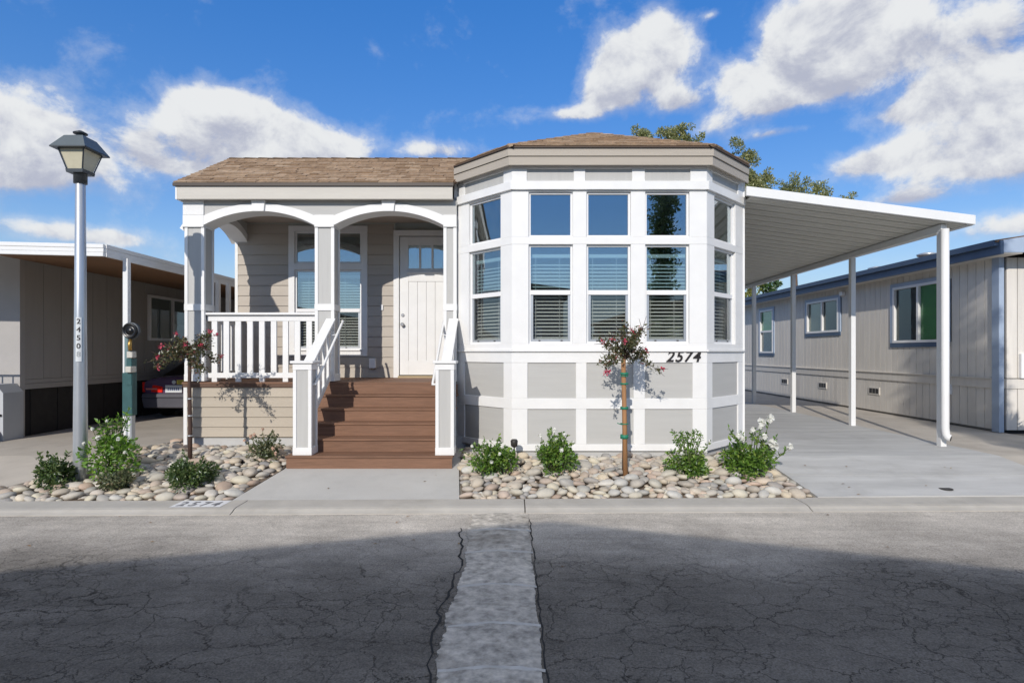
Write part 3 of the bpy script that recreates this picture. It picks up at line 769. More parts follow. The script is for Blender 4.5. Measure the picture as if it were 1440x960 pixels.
# --- porch roof: gable with its slope to the street
P0 = V((-5.12, 8.60, 4.005)); P1 = V((-.885, 8.60, 4.005)); RZ = 4.005 + .55 * 1.72
Q0 = V((-5.12, 10.32, RZ)); Q1 = V((-.20, 10.32, RZ))
pr = plane_part('roof', [P0, P1, Q1, Q0], ROOFM, .03)
plane_part('roof', [Q0, Q1, V((-.20, 13.0, 3.95)), V((-5.12, 13.0, 3.95))], ROOFM, .03)
plane_part('roof', [V((-5.12, 13.0, 3.95)), V((-.2, 13.0, 3.95)), V((-.2, 20.1, 3.9)), V((-5.12, 20.1, 3.9))], ROOFM, .03)
courses(P0, V((-.89, 8.60, 4.005)), Q0, V((-.32, 10.32, RZ)), pr, rg, .132, (.12, .32))
caps(Q0, V((-.4, 10.32, RZ)), pr, 18)
courses(RR[1], RR[2], AP, AP, bay_roof[0], rg, .145, (.28, .46))
courses(RR[0], RR[1], AP, AP, bay_roof[1], rg, .145, (.3, .5))
courses(RR[2], RR[3], AP, AP, bay_roof[2], rg, .145, (.3, .5))
MB().box(-5.125, -.885, 8.585, 8.62, 3.960, 4.006).build('drip_edge', DRIP, house)
MB().box(-5.075, -.90, 8.615, 8.655, ZE - .01, 3.972).build('fascia_board', FASCIA, house, bevel=.004)
MB().prism([(8.615, ZE - .01), (8.615, 3.972), (10.30, RZ - .035), (10.30, RZ - .23), (8.9, ZE - .01)], -5.10, -5.076, 'x').build('fascia_board', WHITE, house)
MB().prism([(8.8, ZE), (8.8, 3.95), (10.3, RZ - .06), (10.3, ZE)], XL + .02, XL + .06, 'x').build('gable_wall', GREYP, house)
MB().box(-5.07, -.9, 8.656, YP + .275, ZE + .002, ZE + .016).build('soffit', FASCIA, house)

# --- porch front: columns with recessed panels, arched header
def column(x0, x1, y0, y1, zb, bands):
    t = .05; col = MB()
    core = MB().box(x0 + .014, x1 - .014, y0 + .014, y1 - .014, zb, 3.40).build('column', GREYV, house)
    z_rail = bands
    for (cx, cy) in ((x0, y0), (x1 - t, y0), (x0, y1 - t), (x1 - t, y1 - t)):
        for a, b in ((zb + .11, z_rail - .05), (z_rail + .05, 3.37)):
            MB().box(cx, cx + t, cy, cy + t, a, b).build('corner_strip', WHITE, core, bevel=.003)
    MB().box(x0 - .004, x1 + .004, y0 - .004, y1 + .004, z_rail - .05, z_rail + .05).build('band', WHITE, core, bevel=.003)
    MB().box(x0 - .004, x1 + .004, y0 - .004, y1 + .004, zb - .0, zb + .11).build('base', WHITE, core, bevel=.003)
    return core
CZ = 2.14
c1 = column(-5.04, -4.735, YP, YP + .30, FLOOR + .012, CZ)
c2 = column(-3.035, -2.735, YP, YP + .30, FLOOR + .012, CZ)
c3 = column(-1.055, -.853, YP, YP + .20, FLOOR + .012, CZ)
# capitals and blocks over the columns
for x0, x1, wide in ((-5.055, -4.735, 1), (-3.035, -2.735, 0), (-1.055, -.853, 0)):
    MB().box(x0, x1, YP - .022, YP + .31, 3.37, 3.555).build('column_head', WHITE, house, bevel=.003)
MB().box(-5.055, -4.735, YP - .018, YP + .31, 3.558, ZE).build('column_head', WHITE, house, bevel=.003)
MB().prism([(-5.10, 3.35), (-5.055, 3.42), (-5.055, 3.37), (-5.04, 3.31)], YP - .02, YP + .25).build('bracket', WHITE, house)
def arch(x0, x1, zs, rise, n=22):
    w = (x1 - x0) / 2; c = (x0 + x1) / 2; r = (w * w + rise * rise) / (2 * rise); a = math.asin(w / r)
    return [(c + r * math.sin(-a + 2 * a * i / n), zs + rise - r + r * math.cos(-a + 2 * a * i / n)) for i in range(n + 1)]
for x0, x1 in ((-4.735, -3.035), (-2.735, -1.055)):
    inn = arch(x0, x1, 3.40, .215); out = arch(x0, x1, 3.545, .185)
    recalc(MB().strip(out, inn, YP - .02, YP + .31).build('arch_trim', WHITE, house))
    top = [(x, ZE) for x, z in out]
    recalc(MB().strip(top, out, YP + .002, YP + .30).build('spandrel_panel', GREYP, house))
    c = (x0 + x1) / 2
    MB().prism([(c - .085, 3.605), (c + .085, 3.605), (c + .105, ZE), (c - .105, ZE)], YP - .05, YP + .01).build('keystone', WHITE, house, bevel=.003)
for x0, x1 in ((-3.035, -2.735), (-1.055, -.853)):
    MB().box(x0, x1, YP + .002, YP + .30, 3.555, ZE).build('spandrel_panel', GREYP, house)
# open side of the porch: the same arch between the corner column and the wall
inn = arch(YP + .31, YW + .02, 3.40, .215); out = arch(YP + .31, YW + .02, 3.545, .185); top = [(y, ZE) for y, z in out]
recalc(MB().strip(out, inn, XL - .02, XL + .28, 'x').build('arch_trim', WHITE, house))
recalc(MB().strip(top, out, XL, XL + .27, 'x').build('spandrel_panel', GREYP, house))
MB().box(-5.02, -.86, YP + .29, YW, ZE, ZE + .03).build('porch_ceiling', CEIL, house)

# --- porch wall: lap siding round the window and the door
WX0, WX1, WZ0, WZ1 = -4.02, -2.60, 1.38, 3.72
DX0, DX1, DZ1 = -2.13, -.96, 3.64
def lap_me(m, h):
    mb = MB(); mb.add([(0, -.010, 0), (1, -.010, 0), (1, .010, 0), (0, .010, 0), (0, .006, h), (1, .006, h), (1, .014, h), (0, .014, h)],
                      [(0, 3, 2, 1), (4, 5, 6, 7), (0, 1, 5, 4), (1, 2, 6, 5), (2, 3, 7, 6), (3, 0, 4, 7)])
    return mb.mesh('siding_board', m)
LAPW = lap_me(TAUPE, .186); LAPS = lap_me(BEIGE, .168)
z = FLOOR + .005; r = 0
while z < ZE - .02:
    hgt = min(.184, ZE - z)
    segs = []
    zt = z + hgt
    ops = []
    if zt > WZ0 + .01 and z < WZ1 - .01: ops.append((WX0, WX1))
    if z < DZ1 - .01: ops.append((DX0, DX1))
    a = -4.93
    for o0, o1 in ops: segs.append((a, o0)); a = o1
    segs.append((a, -.86))
    for a, b in segs:
        if b - a > .01: inst('siding_board', LAPW, house, (a, YW - .012, z), (0, 0, 0), (b - a, 1, hgt / .186 * .985))
    z += .184
hbox('wall', INTW, -4.98, WX0 + .06, YW + .003, YW + .12, .9, 3.9)
hbox('wall', INTW, WX1 - .06, DX0 + .03, YW + .003, YW + .12, .9, 3.9)
hbox('wall', INTW, WX0 + .06, WX1 - .06, YW + .003, YW + .12, .9, WZ0 + .06)
hbox('wall', INTW, WX0 + .06, WX1 - .06, YW + .003, YW + .12, WZ1 - .06, 3.9)
hbox('wall', INTW, DX0 + .03, -.72, YW + .06, YW + .12, .9, 3.9)
hbox('corner_board', WHITE, -4.985, -4.93, YW - .02, YW + .10, FLOOR, 3.42, bevel=.003)
# porch window: flat casing, transom over a double-hung unit
Fp = (V((0, YW - .02, 0)), V((1, 0, 0)), V((0, -1, 0)))
wt = MB(); t = .13
def casing(x0, x1, z0, z1, t, tt=None):
    for b in ((x0, x1, z0, z0 + t), (x0, x1, z1 - (tt or t), z1)): MB().box(b[0], b[1], YW - .03, YW + .10, b[2], b[3]).build('casing', WHITE, house, bevel=.003)
    for a, b in ((x0, x0 + t), (x1 - t, x1)): MB().box(a, b, YW - .028, YW + .10, z0 + t, z1 - (tt or t)).build('casing', WHITE, house, bevel=.003)
casing(WX0, WX1, WZ0, WZ1, .11, .10)
MB().box(WX0 + .11, WX1 - .11, YW - .028, YW + .10, 2.93, 3.05).build('casing', WHITE, house, bevel=.003)
window(Fp, WX0 + .11, WX1 - .11, 1.49, 2.93, split=2.20, blind=(1.57, 2.80, .05), depth=.03)
window(Fp, WX0 + .11, WX1 - .11, 3.05, 3.62, depth=.03)
hbox('sill_ledge', WHITE, WX0 + .10, WX1 - .10, YW - .055, YW - .028, 1.475, 1.50)

# door: casing, eight foot slab with three lights over a shelf and grooved planks
for b in ((DX0, DX0 + .10, FLOOR, DZ1 - .10), (DX1 - .10, DX1, FLOOR, DZ1 - .10), (DX0, DX1, DZ1 - .10, DZ1)):
    MB().box(b[0], b[1], YW - .035, YW + .08, b[2], b[3]).build('casing', WHITE, house, bevel=.004)
dx0, dx1, dz0, dz1 = DX0 + .11, DX1 - .11, FLOOR + .05, DZ1 - .115
door = MB()
ly0, ly1 = YW - .005, YW + .04
la, lb, lz0, lz1 = dx0 + .155, dx1 - .155, 2.955, 3.375
door.box(dx0, la, ly0, ly1, dz0, dz1).box(lb, dx1, ly0, ly1, dz0, dz1).box(la, lb, ly0, ly1, lz1, dz1).box(la, lb, ly0, ly1, 2.72, lz0)
door.box(la, lb, ly0, ly1, dz0, 1.30)
door = door.build('door', WHITE, house, bevel=.003)
n = 4; w = (lb - la) / n
for i in range(n): MB().box(la + i * w + .002, la + (i + 1) * w - .002, ly0 + .010, ly1, 1.30, 2.72).build('plank', WHITE, door, bevel=.003)
MB().box(la - .03, lb + .03, ly0 - .035, ly0 + .001, 2.865, 2.905).build('shelf', WHITE, door, bevel=.004)
lw = (lb - la - .07) / 3
lf = MB()
for i in range(2): 
    c = la + (i + 1) * (lw + .035) - .0175; lf.box(c - .0175, c + .0175, ly0 - .004, ly1, lz0, lz1)
lf.build('muntin', WHITE, door)
for i in range(3):
    a = la + i * (lw + .035) - (.0 if i == 0 else 0)
    MB().box(a, a + lw, ly0 + .018, ly0 + .022, lz0 + .003, lz1 - .003).build('pane', GLASS, door)
kx = dx0 + .055
MB().lathe([(.030, 0), (.030, .012), (.014, .016), (.014, .04), (.030, .048), (.033, .066), (.022, .08)], (0, 0, 0), 14).build('knob', CHROME, door)
kn = bpy.data.objects['knob']; kn.location = V((kx, ly0, 1.945)) - org(door); kn.rotation_euler = (R(90), 0, 0)
kn.data.transform(Matrix.Translation(org(door)))
MB().lathe([(.028, 0), (.028, .014), (.020, .02)], (0, 0, 0), 14).build('deadbolt', CHROME, door)
kn = bpy.data.objects['deadbolt']; kn.location = V((kx, ly0, 2.115)) - org(door); kn.rotation_euler = (R(90), 0, 0); kn.data.transform(Matrix.Translation(org(door)))
MB().box(DX0 + .09, DX1 - .09, YW - .09, YW + .06, FLOOR, FLOOR + .035).build('threshold', mat('oak_threshold', (.42, .33, .20), .5, .1), house)
# outlet cover and doorbell on the wall
MB().box(-2.56, -2.44, YW - .075, YW - .01, 1.16, 1.34).build('outlet_cover', VINYL, house, bevel=.008)
MB().box(-2.36, -2.315, YW - .035, YW - .01, 2.20, 2.30).build('doorbell', VINYL, house, bevel=.006)

# --- porch floor and skirting
for i in range(11):
    y0 = 8.715 + i * .14
    MB().box(XL - .01 if i else XL - .02, -.86, y0, y0 + .135, FLOOR - .028, FLOOR).build('deck_board', DECKM, house)
MB().box(XL - .01, -.86, 8.722, 8.745, FLOOR - .075, FLOOR - .03).build('deck_rim', DECKE, house)
for i in range(5):
    inst('siding_board', LAPS, house, (XL + .05, YP - .004, .15 + i * .153 * 1.0), (0, 0, 0), (-.86 - XL - .05, 1, .153 / .168 * .965))
    inst('siding_board', LAPS, house, (XL + .004, YW + .1, .15 + i * .153), (0, 0, R(-90)), (YW + .1 - YP - .05, 1, .153 / .168 * 1.02))
MB().box(XL + .02, -.86, YP + .012, YP + .05, .14, .93).build('skirting', BEIGE, house)
MB().box(XL - .006, XL + .05, YP - .016, YP + .05, .02, .93).build('corner_board', WHITE, house, bevel=.003)

# ------------------------------------------------------------------ porch railings
def baluster_me(h, w=.085, t=.034): return MB().box(-w / 2, w / 2, -t / 2, t / 2, 0, h).mesh('baluster', WHITE)
BAL = baluster_me(.80)
def porch_rail(label, x0, y0, x1, y1, n):
    d = V((x1 - x0, y1 - y0, 0)); ln = d.length; ang = math.atan2(d.y, d.x); U = d.normalized()
    t = thing('porch_railing', label, 'railing', (x0, y0, FLOOR), 'white porch railings')
    F = (V((x0, y0, FLOOR)), U, V((U.y, -U.x, 0)))
    MB().fbox(F, 0, ln, 1.035, 1.07, -.075, .075).build('top_rail', WHITE, t, bevel=.005)
    MB().fbox(F, 0, ln, .94, 1.034, -.022, .022).build('rail', WHITE, t, bevel=.003)
    MB().fbox(F, 0, ln, .06, .14, -.022, .022).build('rail', WHITE, t, bevel=.003)
    for i in range(n):
        u = ln * (i + .62) / (n + .25)
        inst('baluster', BAL, t, V((x0, y0, FLOOR + .141)) + U * u, (0, 0, ang))
        if i % 2 == 0: inst('foot_block', FOOT, t, V((x0, y0, FLOOR)) + U * u, (0, 0, ang))
    return t
FOOT = MB().box(-.04, .04, -.02, .02, .001, .06).mesh('foot_block', WHITE)
porch_rail('white porch railing of nine balusters across the front between the two panelled columns', -4.735, YP + .10, -3.035, YP + .10, 9)
porch_rail('white porch railing closing the open end of the porch beside the carport', XL + .15, YW - .03, XL + .15, YP + .30, 7)

# ------------------------------------------------------------------ porch steps
steps = thing('porch_steps', 'brown composite porch steps with white panelled newel posts and sloping rails', 'steps', (-1.87, 7.45, -.09))
nose = [(7.45, .09), (7.75, .27), (8.02, .45), (8.27, .63), (8.50, .81)]
for i, (y, z) in enumerate(nose):
    x0, x1 = (-2.975, -.775) if i == 0 else (-2.93, -.82)
    yb = nose[i + 1][0] + .02 if i < 4 else 8.74
    zb = gz(7.45) - .03 if i == 0 else nose[i - 1][1]
    for a, b in ((y, (y + yb) / 2 - .002), ((y + yb) / 2 + .002, yb)):
        MB().box(x0, x1, a, b, z - .028, z).build('tread', DECKM, steps, bevel=.003)
    MB().box(x0 + .012, x1 - .012, y + .018, y + .04, zb + .001, z - .029).build('riser', DECKM, steps)
MB().box(-2.92, -.83, 8.69, 8.712, .812, FLOOR - .03).build('riser', DECKM, steps)
for x in (-2.88, -1.90, -.90):
    pl = [(8.7, -.1)] + [(8.7, .78)] + [(8.54, .78), (8.54, .60), (8.31, .60), (8.31, .42), (8.06, .42), (8.06, .24), (7.80, .24), (7.80, -.05)]
    MB().prism(pl, x - .02, x + .02, 'x').build('stringer', DECKE, steps)
def newel(x0, x1):
    y0, y1, zb, zt = 7.50, 7.745, .091, 1.30; t = .045
    core = MB().box(x0 + .012, x1 - .012, y0 + .012, y1 - .012, zb, zt).build('newel_post', GREYV, steps)
    for cx, cy in ((x0, y0), (x1 - t, y0), (x0, y1 - t), (x1 - t, y1 - t)):
        MB().box(cx, cx + t, cy, cy + t, zb + .10, zt - .085).build('corner_strip', WHITE, core, bevel=.003)
    MB().box(x0 - .003, x1 + .003, y0 - .003, y1 + .003, zb, zb + .10).build('base', WHITE, core, bevel=.003)
    MB().box(x0 - .003, x1 + .003, y0 - .003, y1 + .003, zt - .085, zt).build('band', WHITE, core, bevel=.003)
    MB().box(x0 - .03, x1 + .03, y0 - .03, y1 + .03, zt, zt + .035).build('cap', WHITE, core, bevel=.006)
newel(-2.89, -2.645); newel(-1.01, -.765)
def stair_rail(xc, side):
    a = V((xc, 7.745, 1.20)); b = V((xc, YP + .01, 1.885))
    d = b - a
    def slab(name, dz0, dz1, hw, p=a, q=b):
        mb = MB(); mb.hexa([(p.x - hw, p.y, p.z + dz0), (p.x + hw, p.y, p.z + dz0), (q.x + hw, q.y, q.z + dz0), (q.x - hw, q.y, q.z + dz0),
                            (p.x - hw, p.y, p.z + dz1), (p.x + hw, p.y, p.z + dz1), (q.x + hw, q.y, q.z + dz1), (q.x - hw, q.y, q.z + dz1)])
        return mb.build(name, WHITE, steps, bevel=.004)
    slab('stair_rail', .045, .085, .072); slab('stair_rail', -.05, .044, .022)
    lo = -.80; slab('stair_rail', lo, lo + .10, .022)
    for i in range(5):
        f = (i + .5) / 5; p = a + d * f
        mb = MB(); w = .042; k = d.z / d.y
        mb.hexa([(xc - .018, p.y - w, p.z + lo + .101 - w * k), (xc + .018, p.y - w, p.z + lo + .101 - w * k), (xc + .018, p.y + w, p.z + lo + .101 + w * k), (xc - .018, p.y + w, p.z + lo + .101 + w * k),
                 (xc - .018, p.y - w, p.z - .051 - w * k), (xc + .018, p.y - w, p.z - .051 - w * k), (xc + .018, p.y + w, p.z - .051 + w * k), (xc - .018, p.y + w, p.z - .051 + w * k)])
        mb.build('baluster', WHITE, steps)
    # round grab rail on brackets along the inner side
    xi = xc + side * .16
    h = MB().tube([(xc + side * .10, 7.60, 1.02), (xi, 7.60, 1.02), (xi, 7.66, 1.06), (xi, 8.0, 1.31), (xi, 8.4, 1.60), (xi, 8.78, 1.88), (xi, 8.86, 1.93), (xi - side * .02, 8.87, 1.935)], .019, 10)
    h = h.build('handrail', WHITE, steps)
    for y in (7.95, 8.55):
        z = 1.02 + (y - 7.60) * .735
        MB().tube([(xi, y, z), (xc + side * .03, y, z - .03), (xc + side * .02, y, z - .03)], .010, 6).build('bracket', WHITE, h)
stair_rail(-2.79, 1); stair_rail(-.90, -1)

# ------------------------------------------------------------------ chairs seen through the bay
def chair(x, y, rz, label):
    t = thing('dining_chair', label, 'chair', (x, y, FLOOR), 'dining chairs inside the bay')
    M_ = Matrix.Rotation(rz, 4, 'Z')
    def part(mb, n, m):
        mb.v = [tuple(M_ @ V(v) + V((x, y, FLOOR))) for v in mb.v]; return mb.build(n, m, t, bevel=.012 if m is CHAIRF else 0)
    part(MB().box(-.24, .24, -.24, .24, .42, .52), 'seat', CHAIRF)
    part(MB().hexa([(-.24, .20, .52), (.24, .20, .52), (.24, .27, .52), (-.24, .27, .52), (-.25, .29, 1.02), (.25, .29, 1.02), (.25, .35, 1.02), (-.25, .35, 1.02)]), 'backrest', CHAIRF)
    for a in (-.2, .2):
        for b in (-.2, .2): part(MB().box(a - .02, a + .02, b - .02, b + .02, 0, .42), 'leg', WOODD)
chair(2.03, 9.0, R(180), 'pale green dining chair behind the bay window, close to the house number')
chair(2.62, 9.15, R(165), 'pale green dining chair behind the bay window, close to the carport end')
tb = thing('dining_table', 'dark wooden dining table standing inside the bay window', 'table', (1.2, 10.2, FLOOR))
MB().box(.5, 2.0, 9.8, 10.7, FLOOR + .72, FLOOR + .76).build('tabletop', WOODD, tb)
for a in (.56, 1.94):
    for b in (9.86, 10.64): MB().box(a - .03, a + .03, b - .03, b + .03, FLOOR, FLOOR + .72).build('leg', WOODD, tb)
# ------------------------------------------------------------------ carport
def cz(x): return 3.82 - (x - 3.54) * (.44 / 3.46)       # underside of the carport roof
cp = thing('carport', 'white aluminium carport awning with ribbed roof on slim square posts', 'carport', (5.2, 8.63, 0))
PW = .30; Y0 = 8.64; NP = 30
mb = MB()
prof = [(0, 0), (.012, 0), (.012, .055), (.03, .055), (.05, .0), (.14, 0), (.145, .008), (.155, .008), (.16, 0), (.30, 0)]
prof = [(0, .045), (.03, .045), (.045, 0), (.14, 0), (.146, .010), (.158, .010), (.164, 0), (.285, 0), (.30, .045)]
A = [(3.63, y, cz(3.63) + z) for y, z in prof]; B = [(6.93, y, cz(6.93) + z) for y, z in prof]; n = len(prof)
mb.add(A + B, [(i, i + 1, i + 1 + n, i + n) for i in range(n - 1)])
A2 = [(3.63, y, cz(3.63) + .07) for y in (0, .30)]; B2 = [(6.93, y, cz(6.93) + .07) for y in (0, .30)]
mb.add(A2 + B2, [(0, 2, 3, 1)])
PAN = mb.mesh('roof_panel', PANM, (0, 0, 0))
for i in range(NP): inst('roof_panel', PAN, cp, (0, Y0 + i * PW, 0))
def slopebox(x0, x1, y0, y1, a, b, m, name='fascia', bev=.004):
    mb = MB(); mb.hexa([(x0, y0, cz(x0) + a), (x1, y0, cz(x1) + a), (x1, y1, cz(x1) + a), (x0, y1, cz(x0) + a), (x0, y0, cz(x0) + b), (x1, y0, cz(x1) + b), (x1, y1, cz(x1) + b), (x0, y1, cz(x0) + b)])
    return mb.build(name, m, cp, bevel=bev)
YE = Y0 + NP * PW
slopebox(3.54, 7.0, 8.585, 8.635, -.005, .135, METALW)
slopebox(3.54, 7.0, YE + .002, YE + .05, -.005, .135, METALW)
slopebox(6.935, 7.0, 8.637, YE, -.01, .135, METALW, 'gutter')
slopebox(3.605, 3.628, 8.92, YE, -.06, .10, METALW, 'wall_channel')
mb = MB(); zb0, zb1 = cz(6.90) - .085, cz(6.90) - .004
mb.hexa([(6.595, 8.745, zb0), (6.69, 8.745, zb0), (6.94, YE - .05, zb0), (6.84, YE - .05, zb0), (6.595, 8.745, zb1 + .03), (6.69, 8.745, zb1 + .02), (6.94, YE - .05, zb1 - .002), (6.84, YE - .05, zb1)]); mb.build('beam', METALW, cp, bevel=.004)
# open ends of the pans above the beam
PB = MB().box(-.044, .044, -.044, .044, 0, cz(6.90) - .086).mesh('post', METALW)
for k, (x, y) in enumerate(((6.644, 8.80), (6.745, 11.28), (6.82, 13.80), (6.87, 16.15))):
    p = inst('post', PB, cp, (x, y, .0))
    MB().box(x - .07, x + .07, y - .07, y + .07, 0, .012).build('foot_plate', METALW, p) if False else None
dsx = 6.615
MB().tube([(dsx, 8.69, 3.33), (dsx, 8.69, .30), (dsx + .008, 8.685, .20), (dsx + .022, 8.67, .155), (dsx + .05, 8.64, .145)], .054, 14).build('downspout', METALW, cp)
MB().tube([(dsx + .048, 8.642, .1455), (dsx + .0515, 8.638, .1448)], [.046, .046], 14).build('downspout_mouth', DARKM, cp)  # dark disc stands in for the shade inside the open pipe

# ------------------------------------------------------------------ neighbour across the carport
nb = thing('neighbor_home', 'grey ribbed manufactured home with slate blue eaves standing beyond the carport', 'house', (8.82, 10.23, 0))
WX = 8.82; NY0 = 10.30; NY1 = 22.2
MB().box(WX + .05, WX + 7.0, NY0 + .05, NY1, -.1, 3.2).build('wall', DARKI, nb)
wins = [(11.55, 13.15, 1.66, 2.93), (15.35, 17.0, 2.0, 2.92), (19.2, 20.2, 1.42, 2.91)]
bw = .20
def rib(y0, y1, z0, z1):
    MB().box(WX + .004, WX + .04, y0 + .006, y1 - .006, z0, z1).build('siding_board', NWALL, nb)
y = NY0 + .12
while y < NY1:
    y1 = min(y + bw, NY1); segs = [(.98, 3.16)]
    for a, b, c, d in wins:
        if y1 > a + .03 and y < b - .03: segs = [(.98, c), (d, 3.16)]
    for c, d in segs: rib(y, y1, c, d)
    rib(y, y1, .04, .79)
    y += bw
MB().box(WX + .041, WX + .05, NY0, NY1, .0, 3.2).build('groove_backing', mat('groove_shadow_board', (.26, .25, .23), .8, .1), nb)
MB().box(WX - .02, WX + .04, NY0 + .13, NY1, .79, .965).build('belt_board', NWALL, nb, bevel=.004)
MB().box(WX - .045, WX + .04, NY0 + .13, NY1, .965, .98).build('belt_cap', NWALL, nb)
MB().box(WX - .035, WX + .06, NY0 - .04, NY0 + .12, .0, 3.17).build('corner_board', NTRIM2, nb, bevel=.005)
# eave: soffit, blue fascia, shallow shingled roof, vents
MB().box(WX - .33, WX + .05, NY0 - .42, NY1 + .3, 3.16, 3.18).build('soffit', NWALL, nb)
MB().box(WX - .36, WX - .30, NY0 - .45, NY1 + .3, 3.15, 3.39).build('fascia', NTRIM, nb, bevel=.004)
MB().prism([(WX - .43, 3.30), (WX - .362, 3.30), (WX - .362, 3.40), (WX - .44, 3.40)], NY0 - .40, NY1 + .3).build('gutter', NTRIM, nb)
MB().prism([(WX - .42, 3.40), (WX + 3.4, 3.98), (WX + 7.3, 3.40), (WX + 7.3, 3.36), (WX - .42, 3.36)], NY0 - .42, NY1 + .3).build('roof', ROOFM, nb)
MB().prism([(WX - .30, 3.18), (WX + 7.2, 3.18), (WX + 7.2, 3.39), (WX + 3.4, 3.95), (WX - .30, 3.395)], NY0 - .44, NY0 - .39).build('rake_board', NTRIM2, nb)
for yv in (15.0, 12.9):
    MB().lathe([(.10, 0), (.10, .10), (.20, .13), (.21, .17), (.10, .20)], (WX + .8 if yv > 14 else WX + .6, yv, 3.50), 12).build('roof_vent', GALV, nb)
Fn = (V((WX, 0, 0)), V((0, -1, 0)), V((-1, 0, 0)))
def nwin(a, b, z0, z1, kind):
    # u runs towards the street: u = -y
    F = Fn; u0, u1 = -b, -a; e = .055
    w = MB().fbox(F, u0, u1, z0, z0 + e, -.05, .03).fbox(F, u0, u1, z1 - e, z1, -.05, .03).fbox(F, u0, u0 + e, z0 + e, z1 - e, -.05, .03).fbox(F, u1 - e, u1, z0 + e, z1 - e, -.05, .03)
    c = (u0 + u1) / 2; zc = (z0 + z1) / 2
    if kind == 'v': w.fbox(F, c - .03, c + .03, z0 + e, z1 - e, -.05, .025)
    else: w.fbox(F, u0 + e, u1 - e, zc - .03, zc + .03, -.05, .025)
    w = w.build('window', VINYL, nb)
    t = .09
    for bx in ((u0 - t, u1 + t, z0 - .10, z0 - .002), (u0 - t, u1 + t, z1 + .002, z1 + .08), (u0 - t, u0 - .002, z0, z1), (u1 + .002, u1 + t, z0, z1)):
        MB().fbox(F, bx[0], bx[1], bx[2], bx[3], -.02, .022).build('casing', NTRIM if bx[3] <= z0 else NTRIM2, w)
    if kind == 'v': panes = ((u0 + e, c - .03, z0 + e, z1 - e), (c + .03, u1 - e, z0 + e, z1 - e))
    else: panes = ((u0 + e, u1 - e, z0 + e, zc - .03), (u0 + e, u1 - e, zc + .03, z1 - e))
    for p in panes: MB().fbox(F, p[0], p[1], p[2], p[3], -.030, -.026).build('pane', GLASSN, w)
    return w, panes
GLASSN = glass_mat('neighbor_glass', .03, (.8, .85, .85))
w1, p = nwin(*wins[0], 'v')
MB().fbox(Fn, p[0][0], p[0][1], p[0][2], p[0][3], -.045, -.040).build('blind', DARKI, w1)
q = p[1]; k = 26
for i in range(k):
    z0 = q[2] + (q[3] - q[2]) * i / k; h = (q[3] - q[2]) / k
    mb = MB(); F = Fn
    mb.fbox(F, q[0], q[1], z0 + .004, z0 + h - .004, -.048, -.040); mb.build('slat', CURTG, w1)
w2, p = nwin(*wins[1], 'v')
MB().fbox(Fn, p[0][0], p[0][1], p[0][2], p[0][3], -.045, -.040).build('blind', CURTB, w2)
MB().fbox(Fn, p[1][0], p[1][1], p[1][2], p[1][3], -.045, -.040).build('blind', DARKI, w2)
w3, p = nwin(*wins[2], 'h')
MB().fbox(Fn, p[0][0], p[0][1], p[0][2], p[0][3], -.045, -.040).build('blind', DARKI, w3)
MB().fbox(Fn, p[1][0], p[1][1], p[1][2], p[1][3], -.045, -.040).build('blind', CURTG, w3)
for y in (18.4, 16.15, 13.85):
    fr = MB().box(WX - .012, WX + .03, y - .21, y + .21, .42, .60).build('vent', NWALL, nb)
    for i in range(3): MB().box(WX - .016, WX + .0, y - .17 + i * .12, y - .07 + i * .12, .45, .57).build('louver', DARKM, fr)
MB().box(WX - .05, WX + .01, 11.40, 11.56, .60, .80).build('outlet_cover', VINYL, nb, bevel=.008)
MB().box(WX - .09, WX, 15.05, 15.20, 2.95, 3.05).build('floodlight', VINYL, nb, bevel=.01)
# street end of that home
Fe = (V((WX, NY0, 0)), V((1, 0, 0)), V((0, -1, 0)))
x = .13
while x < 6.8:
    MB().fbox(Fe, x + .006, x + .194, .98, 3.16, -.04, 0).build('siding_board', NWALL, nb)
    MB().fbox(Fe, x + .006, x + .194, .04, .79, -.04, 0).build('siding_board', NWALL, nb)
    x += .2
MB().fbox(Fe, .12, 7, .79, .965, -.04, .02).build('belt_board', NWALL, nb)
MB().fbox(Fe, .35, 1.5, .98, 1.42, -.03, .06).build('window', VINYL, nb)
MB().fbox(Fe, .42, 1.43, 1.03, 1.36, .061, .065).build('pane', GLASSN, nb)

# ------------------------------------------------------------------ neighbour on the lamp post side
lh = thing('neighbor_home', 'taupe manufactured home with dark skirting shaded under its carport', 'house', (-8.4, 9.8, 0))
LX = -8.4
MB().box(-15, LX - .04, 9.86, 24, -.1, 3.3).build('wall', DARKI, lh)
y = 9.80
while y < 24:
    if not (15.05 > y and y + .4 > 13.1):
        MB().box(LX - .03, LX, y + .004, y + .396, .98, 3.2).build('siding_board', LWALL, lh)
    else:
        MB().box(LX - .03, LX, y + .004, y + .396, .98, 1.72).build('siding_board', LWALL, lh)
        MB().box(LX - .03, LX, y + .004, y + .396, 2.78, 3.2).build('siding_board', LWALL, lh)
    y += .4
MB().box(LX - .05, LX - .031, 9.8, 24, .83, 3.3).build('groove_backing', LWALL, lh)
MB().box(LX - .03, LX + .012, 9.8, 24, .81, .90).build('belt_board', LWALL, lh); MB().box(LX - .03, LX + .004, 9.8, 24, .904, .976).build('belt_board', LWALL, lh)
y = 9.95
while y < 24:
    MB().box(LX - .06, LX - .028, y + .01, y + .59, .0, .81).build('skirt_panel', LSKIRT, lh); y += .6
MB().box(LX - 6.5, LX + .01, 9.70, 9.80, .0, 3.2).build('end_wall', mat('end_wall_paint', (.40, .385, .37), .7, .05), lh)
